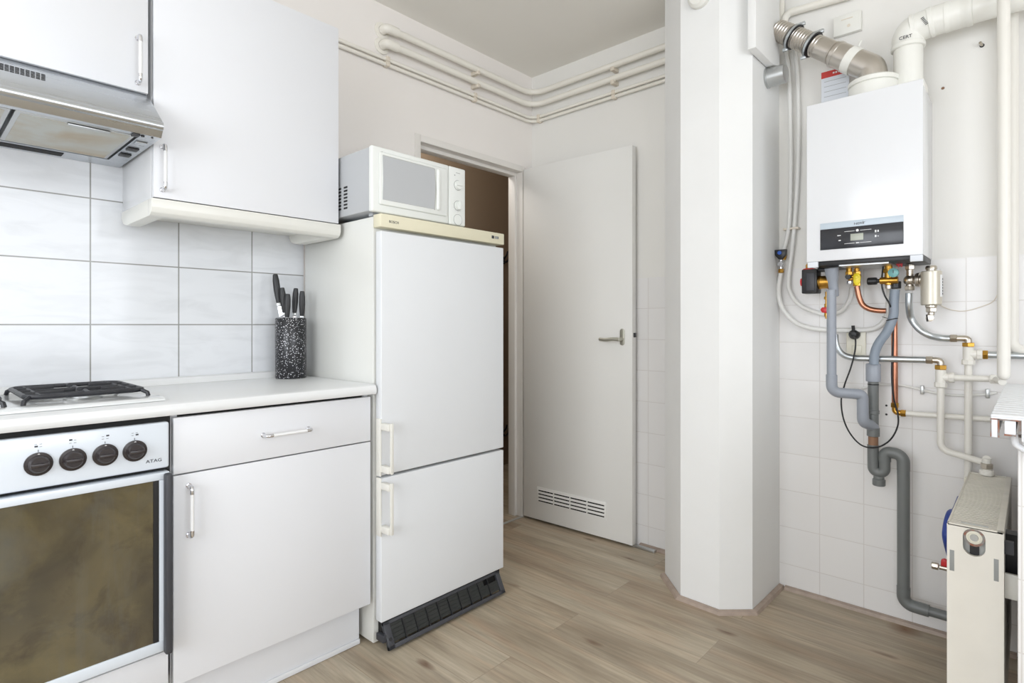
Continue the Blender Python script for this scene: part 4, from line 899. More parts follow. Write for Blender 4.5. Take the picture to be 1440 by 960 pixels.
# tall grey overflow pipe with funnel
PX = 2.355
t = thing('overflow_pipe', onX(1172, 560, PX), 'light grey plastic pipe with an open funnel top, hanging below the boiler', 'pipe')
p = onX(1171.5, 381, PX); pb = onX(1168, 549, PX); pb.y = p.y = (p.y+pb.y)/2
b = M(); b.lathe([(.0145, -.095), (.0165, -.093), (.0165, -.062), (.0165, -.040), (.0225, -.012), (.0235, .012), (.0215, .012), (.0205, -.010), (.012, -.042), (0, -.042)], p+Vector((0, 0, .0)), (-.16, .05, 1), 'pvcgrey', 28); part('funnel', b, t)
zt = p.z-.07
jx = PX+.05; R = .0165
r0 = Vector((PX-.006, p.y, zt)); pb.z = onX(1168, 551, PX).z; r1 = Vector((PX-.002, p.y, pb.z))
t2 = [r0, r1, Vector((jx, onX(1213, 553, jx).y, r1.z-.006)), Vector((jx+.015, onX(1213, 590, jx+.015).y, onX(1213, 590, jx+.015).z))]
b = M(); b.tube([r0, r0+(r1-r0)*.86], R*.97, 'pvcgrey', seg=24); part('pipe', b, t)
b = M(); m1 = r0+(r1-r0)*.83; m2 = r1+(t2[2]-r1)*.72
b.tube([m1, r1, m2], R*1.14, 'pvcgrey', bend=.028, seg=24); part('elbow', b, t)
b = M(); DX_ = 2.46; yv = onX(1227.5, 560, DX_).y
j = onX(1213, 585, 2.43)
b.tube([m2-(m2-r1)*.02, t2[2], t2[2]+Vector((.006, 0, -.085))], R*1.16, 'pvcgrey', bend=.026, seg=24); part('swan_bend', b, t)
eend = t2[2]+Vector((.006, 0, -.085))

# blue-grey flexible hose
t = thing('drain_hose', onX(1229, 520, 2.45), 'blue grey flexible hose bending down from a black cap into the drain', 'hose')
b = M(); b.tube(wp([(1258.5, 407), (1257, 425), (1256, 445), (1248, 465), (1236, 482), (1230, 497), (1229, 512)], 2.44), .0155, 'hosegrey', smooth=True, seg=24); part('hose', b, t)
p = onX(1258.8, 401, 2.44); b = M(); b.cyl(p+Vector((0, 0, -.012)), p+Vector((0, 0, .014)), .0185, 'black', 24); part('cap', b, t, 'black cap')
p = onX(1254.5, 449, 2.44); b = M(); b.lathe([(.0160, -.002), (.0185, -.002), (.0185, .002), (.0160, .002)], p, (.0, .25, 1), 'black', 24); b.tube([p+Vector((-.012, .012, .004)), p+Vector((-.006, .030, .010))], .0012, 'black', seg=6); part('cable_tie', b, t, 'black cable tie')

# vertical drain with trap
DX_ = 2.462; R = .0175
t = thing('drain_pipe', onX(1270, 860, DX_), 'dark grey drain pipe with a U-bend trap, running down the tiles to the radiator', 'pipe')
yv = onX(1228, 520, DX_).y
def V(y, z): return Vector((DX_, y, z))
zs0 = onX(1228, 511, DX_).z; zs1 = onX(1228, 536, DX_).z
b = M(); b.lathe([(.0145, 0), (.0235, .0), (.024, .004), (.024, zs0-zs1-.004), (.022, zs0-zs1), (.0185, zs0-zs1), (.0185, .03), (.0145, .03)], V(yv, zs1), (0, 0, 1), 'pvcgrey', 28); part('socket', b, t, 'lighter grey socket')
zbr = onX(1228, 602, DX_).z; b = M(); b.tube([V(yv, zs1+.002), V(yv, zbr-.028)], R, 'pvcdark', seg=24); b.lathe([(R, 0), (R*1.2, .002), (R*1.2, .032), (R, .034)], V(yv, zbr-.03), (0, 0, 1), 'pvcdark', 24)
b.lathe([(R, 0), (R*1.15, .002), (R*1.15, .014), (R, .016)], V(yv, onX(1228, 582, DX_).z), (0, 0, 1), 'pvcdark', 24); b.lathe([(R, 0), (R*1.05, .001), (R*1.05, .003), (R, .004)], V(yv, onX(1228, 541, DX_).z), (0, 0, 1), 'black', 24); part('stack', b, t)
b = M(); b.tube([eend-Vector((0, 0, -.014)), eend+Vector((.003, 0, -.018)), V(yv, zbr+.008), V(yv, zbr-.010)], R*1.12, 'pvcgrey', bend=.03, seg=24); part('branch', b, t, 'lighter grey angled branch')
z5 = onX(1227, 625, DX_).z; b = M(); b.tube([V(yv, zbr-.028), V(yv, z5)], R*.94, 'rust', seg=20); part('brown_ring', b, t, 'brown stained ring')
zu = onX(1235, 664, DX_).z; ym = onX(1244, 655, DX_).y; ztop = onX(1255, 636, DX_).z; yr_ = onX(1270.5, 700, DX_).y; zlow = onX(1270, 848, DX_).z
b = M(); b.tube([V(yv+.001, z5), V(yv, zu+.0), V(ym, zu), V(ym, zu+.05)], R*1.05, 'pvcdark', bend=.03, seg=24); part('trap_bend', b, t)
b = M(); c = V((yv+ym)/2, zu-.018); b.cyl(c+Vector((0, 0, -.030)), c+Vector((0, 0, -.006)), .021, 'pvcdark', 20, ); b.cyl(c+Vector((0, 0, -.006)), c+Vector((0, 0, .006)), .0175, 'pvcdark', 20); part('trap_cap', b, t)
b = M(); b.tube([V(ym, zu+.045), V(ym, ztop), V(yr_, ztop-.003), V(yr_, ztop-.060)], R*1.16, 'pvcdark', bend=.032, seg=24); part('upper_bend', b, t)
b = M(); rE = Vector((DX_-.02, .165, zlow-.004)); b.tube([V(yr_, ztop-.055), V(yr_, zlow+.03)], R*1.12, 'pvcdark', seg=24); part('downpipe', b, t)
b = M(); b.tube([V(yr_, zlow+.06), V(yr_, zlow), V(yr_-.075, zlow-.002)], R*1.2, 'pvcdark', bend=.03, seg=24); part('elbow', b, t)
b = M(); b.tube([V(yr_-.07, zlow-.002), Vector((DX_, .10, zlow-.004))], R*.95, 'pvcdark', seg=24); part('floor_pipe', b, t)

# gas valve + copper
PX = 2.42
t = thing('gas_valve', onX(1205, 402, PX), 'brass gas valve with a yellow lever under the boiler', 'valve')
b = M(); ztop_ = BZ0-.0195
pt = onX(1205, 400, PX); b.cyl(Vector((PX, pt.y, ztop_)), Vector((PX, pt.y, ztop_-.03)), .009, 'brass', 14); b.cyl(Vector((PX, pt.y, ztop_-.012)), Vector((PX, pt.y, ztop_-.026)), .014, 'brass', 6)
b.cyl(Vector((PX, pt.y, ztop_-.03)), Vector((PX, pt.y, pt.z+.006)), .012, 'brass', 16); b.cyl(Vector((PX, pt.y, pt.z+.014)), Vector((PX, pt.y, pt.z-.006)), .0135, 'brass', 6)
b.cyl(Vector((PX-.001, pt.y+.016, pt.z+.03)), Vector((PX-.001, pt.y-.014, pt.z+.03)), .0065, 'brass', 12); part('body', b, t)
c = onX(1204.3, 394, PX-.026); b = M(); b.prism([c+Vector((0, y, z)) for y, z in ((.011, .018), (.006, .026), (-.008, .026), (-.013, .014), (-.012, -.006), (-.004, -.018), (.004, -.018), (.010, -.006))], (.009, 0, 0), 'yellow', .002)
b.lathe([(0, 0), (.006, 0), (.005, .003), (0, .003)], c+Vector((-.0002, -.001, .012)), (-1, 0, 0), 'yellow', 12); part('lever', b, t, 'yellow lever')
b = M(); pts = wp([(1206.5, 405), (1208, 417), (1213, 428), (1222, 434), (1234, 436.5), (1246, 437)], PX); pts[0].z = pt.z-.007; pts[0].y = pt.y; b.tube(pts, .0095, 'copper', smooth=True, seg=20)
mesh_thing('gas_pipe', b, 'short curved copper pipe below the yellow gas valve', 'pipe')
# small brass filling valve
t = thing('filling_valve', onX(1194, 401, PX), 'small brass valve with a black cap, left of the yellow lever', 'valve')
q = onX(1194, 399, PX); b = M(); b.cyl(Vector((PX, q.y, ztop_+.004)), Vector((PX, q.y, q.z+.036)), .010, 'brass', 12); b.cyl(Vector((PX, q.y, q.z+.046)), Vector((PX, q.y, q.z+.030)), .0125, 'brass', 6); b.cyl(Vector((PX, q.y+.002, q.z+.018)), Vector((PX, q.y-.014, q.z+.018)), .007, 'brass', 12); part('body', b, t)
b = M(); b.cyl(Vector((PX-.012, q.y+.001, q.z+.026)), Vector((PX+.008, q.y+.001, q.z+.026)), .010, 'black', 14); part('cap', b, t, 'black cap')
b = M(); b.box(PX-.010, PX+.008, q.y-.010, q.y+.006, q.z-.002, q.z+.012, 'chrome', .002); part('nut', b, t, 'chrome nut')

# safety valve with gauge
t = thing('safety_valve', onX(1250, 402, PX), 'brass safety valve with a teal pressure gauge and a black knob, under the boiler', 'valve')
q = onX(1249.5, 392, PX); b = M(); b.cyl(Vector((PX, q.y, ztop_+.004)), Vector((PX, q.y, q.z-.022)), .0125, 'brass', 16); b.cyl(Vector((PX, q.y, ztop_-.010)), Vector((PX, q.y, ztop_-.024)), .017, 'brass', 6)
b.cyl(Vector((PX-.004, q.y+.026, q.z-.006)), Vector((PX-.004, q.y-.030, q.z-.006)), .0125, 'brass', 16); b.cyl(Vector((PX, q.y, q.z-.022)), Vector((PX, q.y, q.z-.036)), .010, 'nickel', 12); part('body', b, t)
b = M(); c = Vector((PX-.004, q.y+.026, q.z-.006)); b.lathe([(0, 0), (.007, 0), (.007, .008), (.0125, .009), (.0135, .014), (.0135, .036), (.011, .039), (0, .039)], c, (0, 1, 0), 'black', 20); part('knob', b, t, 'black knob')
c = onX(1257, 383.5, PX-.035); b = M(); b.lathe([(0, 0), (.016, 0), (.016, .012), (.0145, .013), (0, .0125)], c, (-1, .05, 0), 'teal', 24); b.cyl(c, c+Vector((.035, .006, 0)), .005, 'brass', 10); b.box(c.x-.0138, c.x-.013, c.y-.001, c.y+.001, c.z-.002, c.z+.009, 'ink'); part('gauge', b, t, 'teal pressure gauge')
# red wires bit
b = M(); p = onX(1264, 372, 2.40); 
for k in range(4): b.tube([Vector((2.40, p.y+.006-k*.005, BZ0-.0145)), p+Vector((0, .004-k*.004, -.004-(k % 2)*.005))], .0022, 'red', seg=6)
mesh_thing('wire_cap', b, 'tiny red wire ends right of the teal gauge', 'wires')

# copper pipe, brass elbow, white gas line
CX = 2.505
t = thing('copper_pipe', onX(1258, 580, CX), 'vertical copper pipe with a brass elbow, continuing as a white pipe', 'pipe')
pe = onX(1259.5, 578, CX); yv2 = onX(1258.5, 500, CX).y
b = M(); b.tube([Vector((CX, yv2+.002, onX(1258, 448, CX).z)), Vector((CX, yv2, pe.z+.02))], .0102, 'copper', seg=18); part('copper_tube', b, t)
zE = onX(1262, 580, CX).z; b = M(); b.tube([Vector((CX, yv2, zE+.022)), Vector((CX, yv2, zE)), Vector((CX, yv2-.022, zE))], .010, 'brass', bend=.012, seg=16); b.cyl(Vector((CX, yv2, zE+.036)), Vector((CX, yv2, zE+.018)), .0135, 'brass', 6); b.cyl(Vector((CX, yv2-.018, zE)), Vector((CX, yv2-.034, zE)), .0135, 'brass', 6); part('brass_elbow', b, t, 'brass elbow')
b = M(); b.tube([Vector((CX, yv2-.033, zE)), Vector((CX, .04, zE+.006))], .0095, 'pipew', seg=16); part('white_tube', b, t, 'white painted section')

# power cord and plug, socket
s0_, s1_ = onX(1190.5, 463, RX1-.012), onX(1217.5, 500, RX1-.012)
b = M(); b.box(RX1-.018, RX1-.0006, s1_.y, s0_.y, s1_.z, s0_.z+.004, 'socket', .004, 3); b.box(RX1-.021, RX1-.018, s1_.y+.012, s0_.y-.020, s1_.z+.006, s1_.z+.040, 'socket', .003)
mesh_thing('wall_socket', b, 'cream double wall socket behind the grey pipe, with the black plug in it', 'socket')
t = thing('power_cord', onX(1225, 630, 2.50), 'black power cord hanging in a loop from the boiler to the wall socket', 'cord')
c = onX(1201, 470, 2.515); b = M(); b.lathe([(0, 0), (.019, 0), (.020, .006), (.017, .022), (.010, .030), (0, .031)], Vector((RX1-.0190, c.y, c.z)), (-1, 0, 0), 'black', 24); b.tube([Vector((RX1-.04, c.y, c.z+.004)), Vector((RX1-.045, c.y+.001, c.z+.034))], .006, 'black', seg=10); part('plug', b, t)
cpts = [Vector((2.43, onX(1242, 376, 2.43).y, BZ0-.0145))]+wp([(1240, 398), (1244, 415), (1252, 430)], 2.425)+wp([(1256, 450), (1256, 480), (1254, 520), (1256, 555), (1263, 585)], 2.487)+wp([(1261, 603), (1250, 620), (1232, 629), (1212, 626), (1196, 610), (1186, 588), (1183, 562), (1188, 540), (1196, 518), (1202, 495), (1203, 478)], 2.44)+[Vector((RX1-.048, c.y, c.z-.004))]
b = M(); b.tube(cpts, .0028, 'black', smooth=True, seg=8); part('cord', b, t)

# steel pipe 1 and white tee 1
SX = 2.47
t = thing('steel_pipe', onX(1250, 510, SX), 'lower zinc pipe crossing in front of the hose to a brass fitting', 'pipe')
b = M(); b.tube(wp([(1174, 470), (1176.5, 486), (1185, 498), (1200, 503)], SX)+wp([(1225, 504), (1262, 505), (1304, 506)], SX), .0115, 'zinc', smooth=True, seg=18); part('tube', b, t)
p = onX(1306, 506, SX); b = M(); b.cyl(p+Vector((0, .008, 0)), p+Vector((0, -.012, 0)), .0145, 'nickel', 6); b.tube([p+Vector((0, -.010, 0)), p+Vector((0, -.034, 0)), p+Vector((0, -.034, -.020))], .0105, 'nickel', bend=.014, seg=16); part('compression_elbow', b, t, 'nickel elbow fitting')
c = p+Vector((0, -.034, -.020)); b = M(); b.cyl(c+Vector((0, 0, .004)), c+Vector((0, 0, -.012)), .0185, 'brass', 6); part('brass_nut', b, t, 'brass nut')
def tee(c, lab, rightY, down, downpts, nutright=True):
    t = thing('heating_pipe', c, lab, 'pipe')
    b = M(); b.cyl(c, c+Vector((0, 0, -.052)), .0155, 'pipew', 20); b.cyl(c+Vector((0, 0, -.044)), c+Vector((0, 0, -.062)), .019, 'pipew', 8); m = c+Vector((0, 0, -.026)); b.cyl(m, m+Vector((0, -.034, 0)), .0145, 'pipew', 20); b.cyl(m+Vector((0, -.022, 0)), m+Vector((0, -.038, 0)), .0175, 'pipew', 8); part('tee', b, t)
    b = M(); b.tube([c+Vector((0, 0, -.06))]+downpts, .0110, 'pipew', bend=.045, seg=18); part('down_tube', b, t); return t, m
c1 = c+Vector((0, 0, -.0122))
# bottom run to radiator valve
RXL, RXR, RZ = .159, .051, .622
vlv = Vector((2.415, .118, RZ+.006))
zc1 = onX(1322, 632, SX).z
dp = [Vector((SX, c1.y, zc1+.0)), Vector((SX, onX(1350, 641, SX).y, onX(1350, 640, SX).z)), Vector((2.44, .115, onX(1388, 651, 2.44).z)), Vector((2.415, .112, RZ+.055))]
t, m = tee(c1, 'white painted pipe from the lower brass nut, curving down to the radiator', None, None, dp)
yA = onX(1411.5, 300, 2.40).y
b = M(); b.tube([m+Vector((0, -.036, 0)), Vector((SX, onX(1400, 530, SX).y, m.z+.002)), Vector((2.366, onX(1411.5, 300, 2.345).y+.004, m.z+.002))], .0105, 'pipew', bend=.02, seg=18); q = onX(1397, 530, SX); b.cyl(Vector((SX-.004, q.y+.008, m.z+.002)), Vector((SX-.006, q.y-.010, m.z+.002)), .0165, 'pipew', 6); part('side_tube', b, t)
# steel pipe 2
SX2 = 2.49
t = thing('steel_pipe', onX(1300, 480, SX2), 'upper zinc pipe curving from the round valve to a brass fitting', 'pipe')
pts = [Vector((2.44, onX(1278.5, 412, 2.44).y, onX(1278.5, 412, 2.44).z))]+wp([(1278.5, 430)], 2.445)+wp([(1281, 446), (1291, 461), (1306, 471)], 2.47)+wp([(1322, 475), (1338, 476)], SX2)
b = M(); b.tube(pts, .0115, 'zinc', smooth=True, seg=18); part('tube', b, t)
p = onX(1340, 475.5, SX2); b = M(); b.cyl(p+Vector((0, .008, 0)), p+Vector((0, -.012, 0)), .0145, 'nickel', 6); b.tube([p+Vector((0, -.010, 0)), p+Vector((0, -.042, 0)), p+Vector((0, -.042, -.018))], .0105, 'nickel', bend=.014, seg=16); part('compression_elbow', b, t, 'nickel elbow fitting')
c = p+Vector((0, -.042, -.018)); b = M(); b.cyl(c+Vector((0, 0, .004)), c+Vector((0, 0, -.010)), .0185, 'brass', 6); part('brass_nut', b, t, 'brass nut')
c2 = c+Vector((0, 0, -.0102)); 
t, m = tee(c2, 'white painted pipe running straight down behind the radiator from the upper brass nut', None, None, [Vector((SX2, c2.y, onX(1355, 650, SX2).z)), Vector((SX2, c2.y+.008, .36))])
b = M(); b.cyl(m+Vector((0, -.038, 0)), m+Vector((0, -.052, 0)), .0165, 'brass', 6); part('brass_nut', b, t, 'brass nut')
b = M(); b.tube([m+Vector((0, -.050, 0)), Vector((SX2, onX(1428, 497, SX2).y, m.z)), Vector((SX2, -.06, m.z))], .0115, 'zinc', seg=16); part('zinc_tube', b, t, 'zinc plated section')

# round steel valve and dirt separator
VX = 2.44
t = thing('isolating_valve', onX(1280, 410, VX), 'round nickel valve body under the right end of the boiler', 'valve')
q = onX(1279.5, 394, VX); b = M(); b.ball(q, .020, 'nickel', (1, 1, .95)); b.cyl(q, Vector((q.x, q.y, ztop_+.004)), .011, 'nickel', 16); b.cyl(Vector((q.x, q.y, ztop_)), Vector((q.x, q.y, ztop_-.016)), .015, 'nickel', 6)
b.cyl(q, q+Vector((0, 0, -.034)), .011, 'nickel', 16); b.cyl(q+Vector((0, 0, -.020)), q+Vector((0, 0, -.036)), .016, 'nickel', 6); part('body', b, t)
b = M(); b.lathe([(.012, 0), (.012, .016), (.023, .018), (.025, .022), (.025, .030), (.022, .032), (.022, .040), (0, .040)], q, (-.1, -1, 0), 'nickel', 24); part('union', b, t)
t = thing('dirt_separator', onX(1309, 458, 2.40), 'pale metal cylinder filter with a side label, at the right below the boiler', 'filter')
FX = 2.405; q1 = onX(1309.5, 429, FX); zt2 = onX(1309.5, 381, FX).z; H = zt2-q1.z
b = M(); b.lathe([(0, 0), (.027, 0), (.030, .003), (.030, H-.003), (.027, H), (0, H)], q1, (0, 0, 1), 'nickelw', 32); part('cylinder', b, t)
b = M(); b.lathe([(0, 0), (.014, 0), (.014, .005), (.017, .006), (.017, .013), (.014, .018), (0, .019)], q1+Vector((0, 0, H+.0002)), (0, 0, 1), 'nickel', 20); part('air_vent', b, t)
b = M(); z_ = q1.z; b.cyl(q1+Vector((0, 0, -.0002)), q1+Vector((0, 0, -.008)), .017, 'nickel', 20); b.cyl(q1+Vector((0, 0, -.008)), q1+Vector((0, 0, -.024)), .0165, 'nickel', 6); b.cyl(q1+Vector((0, 0, -.024)), q1+Vector((0, 0, -.034)), .010, 'nickel', 12); part('lower_nut', b, t)
b = M(); c = q1+Vector((0, 0, -.044)); b.lathe([(0, 0), (.010, 0), (.012, .004), (.012, .010), (0, .012)], c+Vector((.008, .004, 0)), (-1, 0, 0), 'nickel', 20); b.tube([c+Vector((0, .012, .012)), c+Vector((-.004, .010, -.012))], .003, 'black', seg=8); part('drain_nozzle', b, t)
b = M(); 
for k in range(6):
    a0_ = math.radians(196+k*9); a1_ = a0_+math.radians(9.2)
    A_ = q1+Vector((.0304*math.cos(a0_+.75), .0304*math.sin(a0_+.75), .028)); B2 = q1+Vector((.0304*math.cos(a1_+.75), .0304*math.sin(a1_+.75), .028))
    b.prism([A_, B2, B2+Vector((0, 0, .075)), A_+Vector((0, 0, .075))], (A_-q1)*0+Vector((-.0003, -.0002, 0)), 'white')
an = math.radians(196+36)+.75; pp = q1+Vector((.0312*math.cos(an), .0312*math.sin(an), .035)); tdir = Vector((-math.sin(an), math.cos(an), 0))
[b.tube([pp+Vector((0, 0, .010*k)), pp+Vector((0, 0, .010*k+.0065))], .0011, 'ink', seg=6) for k in range(6)]; part('label', b, t, 'white label with vertical lettering')

# cables on the tiles
t = thing('signal_cable', onX(1330, 556, RX1-.008), 'white cable clipped across the small tiles behind the white pipes', 'cable')
b = M(); b.tube(wp([(1212, 546), (1235, 541), (1262, 541), (1285, 545), (1300, 549), (1325, 554), (1355, 556), (1388, 554), (1402, 552)], RX1-.0085), .0046, 'hose', smooth=True, seg=8); part('cable', b, t)
for px, py in ((1297, 548), (1389, 553)):
    p = onX(px, py, RX1-.006); b = M(); b.box(RX1-.014, RX1-.0004, p.y-.006, p.y+.006, p.z-.016, p.z+.016, 'alu', .003); part('cable_clip', b, t)
b = M(); b.tube(wp([(1318, 424), (1326, 431), (1340, 436), (1358, 437), (1380, 431), (1396, 424), (1403, 412), (1404, 395)], RX1-.004), .0014, 'bracket', smooth=True, seg=6); mesh_thing('thin_wire', b, 'thin pale wire drooping across the tiles right of the filter', 'wire')

# big risers at the right
RXa = 2.345
p = onX(1411.5, 300, RXa); zlo = onX(1411.5, 534, RXa).z
b = M(); b.tube([Vector((RXa, p.y, CEIL-.002)), Vector((RXa, p.y, zlo+.016))], .0165, 'pipew', seg=24); b.ball((RXa, p.y, zlo+.016), .0165, 'pipew')
mesh_thing('riser_pipe', b, 'thicker vertical white pipe from the ceiling, in front of its neighbour at right', 'pipe')
RXb = 2.50; p = onX(1423.5, 300, RXb); zlo = onX(1425, 492, RXb).z
b = M(); b.tube([Vector((RXb, p.y, CEIL-.002)), Vector((RXb, p.y, zlo)), Vector((RXb-.004, p.y-.06, zlo-.004))], .0165, 'pipew', bend=.03, seg=24)
mesh_thing('riser_pipe', b, 'vertical white pipe behind the thicker riser, ending in an elbow at right', 'pipe')
# wall hook and plug holes
p = onX(1381, 64, RX1); b = M(); b.cyl(p+Vector((-.001, 0, 0)), p+Vector((-.022, .004, .004)), .0045, 'nickel', 10); b.lathe([(0, 0), (.007, 0), (.006, .003), (0, .003)], p+Vector((-.0006, 0, 0)), (-1, 0, 0), 'black', 12); mesh_thing('wall_screw', b, 'metal screw in the bare wall right of the white air pipe', 'screw')
p = onX(1326, 124, RX1); b = M(); b.lathe([(0, 0), (.005, 0), (.0045, .0015), (0, .0015)], p+Vector((-.0006, 0, 0)), (-1, 0, 0), 'rust', 12); mesh_thing('wall_plug', b, 'brown wall plug beside the upper right corner of the boiler', 'wall plug')
for py, lb in ((570, 'upper of two tiny dark plugs in the tile left of the brass elbow'), (582.5, 'lower of two tiny dark plugs in the tile left of the brass elbow')):
    p = onX(1246.5, py, RX1); b = M(); b.lathe([(0, 0), (.004, 0), (.0035, .0012), (0, .0012)], p+Vector((-.0006, 0, 0)), (-1, 0, 0), 'black', 10); mesh_thing('wall_plug', b, lb, 'wall plug')

# ================================================================== RADIATORS
RN, RF = 1.78, 2.44
t = thing('radiator', ((RN+RF)/2, .105, .12), 'ivory panel radiator at lower right, valve seen through its end cover', 'radiator')
b = M(); RB = .13
b.box(RN+.012, RF-.002, RXL-.012, RXL-.0005, RB, RZ-.006, 'rad', .004); b.box(RN+.012, RF-.002, RXR+.0005, RXR+.012, RB, RZ-.006, 'rad', .004)
b.box(RN+.05, RF-.02, RXR+.03, RXL-.03, RB+.02, RZ-.03, 'corrode'); part('panels', b, t)
# end cover with a keyhole opening and two slots
hc = onX(1369.7, 756, RN); hy, hz = hc.y, hc.z-.006
def endcover():
    b = M(); bb = bmesh.new()
    hr = .0215
    hole = [(hy+hr*math.cos(a), hz+.006+hr*math.sin(a)) for a in [PI*k/10 for k in range(11)]]+[(hy+hr*math.cos(a), hz-.018+hr*math.sin(a)) for a in [PI+PI*k/10 for k in range(11)]]
    y0, y1, z0, z1 = RXR, RXL, RB-.02, RZ-.004
    def face(poly): b.prism([(RN, y, z) for y, z in poly], (.010, 0, 0), 'rad')
    n = len(hole)//2
    top = hole[:11]; bot = hole[11:]
    # left and right halves around the keyhole (split at hy)
    R_ = [p for p in top[:6]]; L_ = [p for p in top[5:]]
    face([(hy, z1)]+[(hy, top[5][1])]+top[4::-1]+bot[:4:-1][:0]+[(y, z) for y, z in reversed(bot[5:])]+[(hy, z0), (y1, z0), (y1, z1)])
    face([(hy, z1), (y0, z1), (y0, z0), (hy, z0)]+[(y, z) for y, z in reversed(bot[:6])]+[(y, z) for y, z in reversed(top[5:])])
    return b
b = endcover()
b.box(RN+.0095, RN+.020, RXR+.001, RXL-.001, RB-.02, RZ-.10, 'rad')
part('end_cover', b, t)
b = M()
for (px, y0_, y1_) in ((1338.7, 773, 802), (1401, 786, 817)):
    pt_, pb_ = onX(px, y0_, RN), onX(px, y1_, RN); b.box(RN-.0006, RN+.0004, pt_.y-.0045, pt_.y+.0045, pb_.z, pt_.z, 'shade', .0002); part('cover_slot', b, t); b = M()
b = M(); b.box(RN+.018, RN+.0194, hy-.026, hy+.026, hz-.05, hz+.035, 'gasket'); b.box(RN+.014, RN+.018, hy-.009, hy+.009, hz-.042, hz-.004, 'black')
b.lathe([(.0165, 0), (.0208, 0), (.0208, .003), (.0165, .003)], (RN+.006, hy, hz+.005), (-1, 0, 0), 'corrode', 28); b.lathe([(0, 0), (.0160, 0), (.0160, .004), (.0125, .0055), (.0115, .003), (0, .003)], (RN+.008, hy, hz+.005), (-1, 0, 0), 'socket', 28); b.lathe([(0, 0), (.0085, 0), (.0080, .004), (.004, .0045), (0, .003)], (RN+.005, hy, hz+.005), (-1, 0, 0), 'gasket', 18)
part('valve', b, t, 'round valve end in the keyhole opening')
b = M(); b.box(RN, RF, RXL-.006, RXL, RZ-.008, RZ, 'radtop', .002); b.box(RN, RF, RXR, RXR+.014, RZ-.008, RZ, 'radtop', .002); b.box(RN, RN+.008, RXR, RXL, RZ-.008, RZ, 'radtop', .002); b.box(RF-.008, RF, RXR, RXL, RZ-.008, RZ, 'radtop', .002)
k = RN+.012
while k < RF-.022: b.box(k, k+.0135, RXR+.012, RXL-.005, RZ-.006, RZ-.0010, 'radtop', .001); k += .0175
b.box(RN+.008, RF-.008, RXR+.012, RXL-.006, RZ-.012, RZ-.0062, 'radtop'); part('top_grille', b, t, 'slatted top grille')
b = M(); b.box(RN+.04, RN+.05, .0255, RXR+.0003, RZ-.17, RZ-.11, 'handlew', .001); b.box(RN+.10, RN+.14, .026, RXR+.0003, RZ-.15, RZ-.03, 'black'); b.box(RN+.03, RN+.045, .034, RXR, RZ-.06, RZ-.03, 'charcoal'); part('wall_bracket', b, t)
b = M(); b.tube([(2.415, .112, RZ+.0548), (2.415, .112, RZ+.016)], .012, 'pipew', seg=20); b.cyl((2.415, .112, RZ+.040), (2.415, .112, RZ+.022), .016, 'nickel', 8); b.cyl((2.415, .112, RZ+.018), (2.415, .112, RZ+.0005), .019, 'pipew', 20); part('top_valve', b, t, 'white union on top')
b = M(); b.cyl((RF-.02, RXL+.0002, RZ-.03), (RF-.02, RXL+.010, RZ-.03), .014, 'socket', 16); part('corner_cap', b, t, 'cream cap')
# drain tap left of radiator
p = onX(1322, 797, 2.30); t = thing('radiator_drain_tap', p, 'small drain tap with a red lever, left of the ivory radiator', 'tap')
b = M(); b.cyl((2.30, RXL+.001, p.z), (2.30, p.y+.002, p.z), .008, 'nickel', 14); b.cyl((2.30, p.y+.004, p.z), (2.30, p.y+.022, p.z), .012, 'nickel', 8); part('body', b, t)
b = M(); b.prism([(2.292, p.y-.022, p.z+.007), (2.292, p.y-.002, p.z+.007), (2.292, p.y-.003, p.z+.026), (2.292, p.y-.011, p.z+.031), (2.292, p.y-.020, p.z+.027)], (.014, 0, 0), 'red', .002); part('lever', b, t, 'red lever')
# blue hose behind radiator
b = M(); b.tube([Vector((2.30, RXL+.011, .36)), Vector((2.12, RXL+.012, .40)), onX(1331.5, 762, 1.97), onX(1331, 742, 1.97), onX(1336, 722, 2.02), Vector((2.14, RXL+.012, .56)), Vector((2.28, RXL+.011, .565))], .009, 'bluehose', smooth=True, seg=12)
mesh_thing('blue_hose', b, 'dark blue hose curving out behind the left side of the radiator', 'hose')

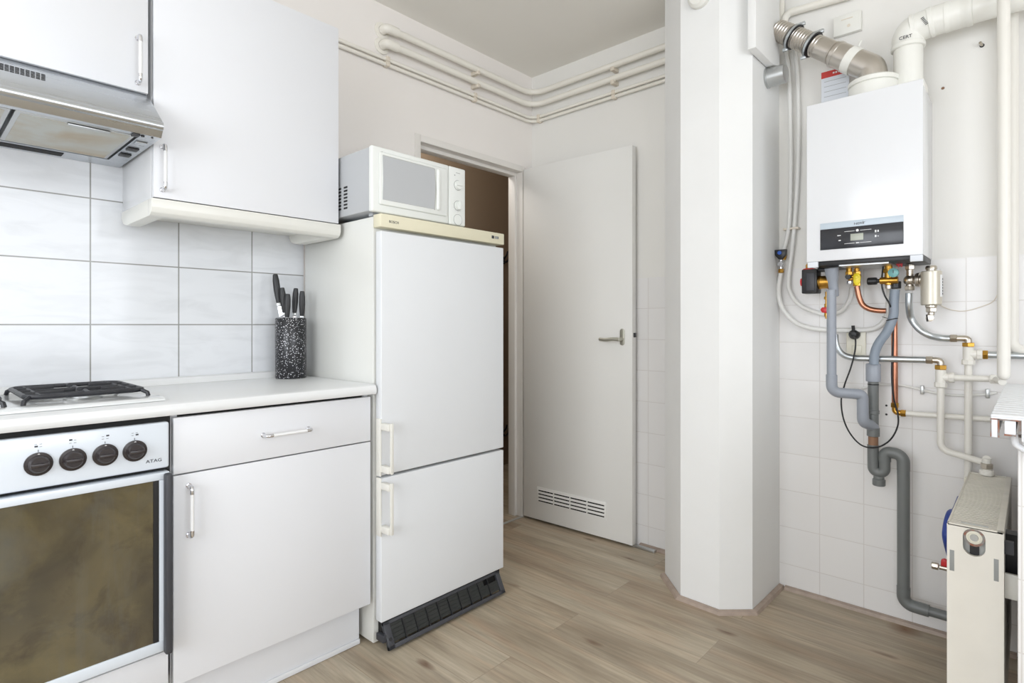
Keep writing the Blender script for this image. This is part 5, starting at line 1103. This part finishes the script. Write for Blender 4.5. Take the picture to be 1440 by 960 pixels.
# convector above
t = thing('convector', (1.98, 0, .876), 'white ribbed convector with a corroded open end, above the ivory radiator', 'radiator')
CN, CFr = 1.55, 2.425; cl = .066
b = M(); k = CN+.004
while k < CFr-.04: b.box(k, k+.0360, -.12, cl, .9225, .9275, 'radw', .0024); k += .0450
b.box(CN+.002, CFr, -.12, cl-.001, .9195, .9228, 'radw'); part('top_grille', b, t, 'white ribbed top')
b = M(); b.box(CN+.004, CFr, cl-.0115, cl-.0015, .8795, .9193, 'radw', .001); b.box(CN+.006, CFr, .026, .044, .888, .9193, 'radw', .001); b.box(CN+.008, CFr, .018, .0235, .890, .9193, 'corrode'); b.box(CN+.008, CFr, .0265, .0445, .8845, .8878, 'corrode'); part('plates', b, t, 'layered plates')
b = M(); b.box(CN+.006, CN+.012, cl-.0014, cl+.0004, .880, .9193, 'corrode'); b.box(CN+.003, CN+.008, cl-.0142, cl-.0117, .880, .9193, 'corrode'); b.box(CN+.003, CN+.007, .018, cl, .9165, .9193, 'corrode'); part('corroded_edge', b, t, 'rust brown edges')
b = M(); b.box(CN, CN+.010, -.12, .0176, .8765, .9193, 'radw', .001); part('end_plate', b, t)
b = M(); b.tube([(1.600, .030, .8842), (1.600, .028, .862), (1.598, .006, .8475), (1.60, -.12, .846)], .0065, 'radw', bend=.012, seg=14); part('connection_pipe', b, t, 'pale pipe beneath')
# support the convector on the pier
part('foot', M().box(1.64, 1.68, -.06, -.02, .8752, .9193, 'radw', .001), t)

# coat hooks in the hall
def hook(px, py, lab, Y):
    p = onY(px, py, Y-.03); b = M(); b.box(p.x-.012, p.x+.012, Y-.004, Y-.0005, p.z-.05, p.z+.01, 'black', .002); b.tube([(p.x, Y-.004, p.z-.03), (p.x, Y-.03, p.z-.035), (p.x, Y-.06, p.z-.01), (p.x, Y-.065, p.z+.03)], .008, 'black', smooth=True, seg=10); b.tube([(p.x, Y-.004, p.z-.01), (p.x+.004, Y-.03, p.z+.02), (p.x+.006, Y-.04, p.z+.05)], .007, 'black', smooth=True, seg=10)
    mesh_thing('coat_hook', b, lab, 'coat hook')
hook(712, 362, 'black coat hook on the brown hall wall, just right of the fridge top', 3.1)
hook(711, 606, 'black object low on the brown hall wall, right of the gap between the fridge doors', 3.1)
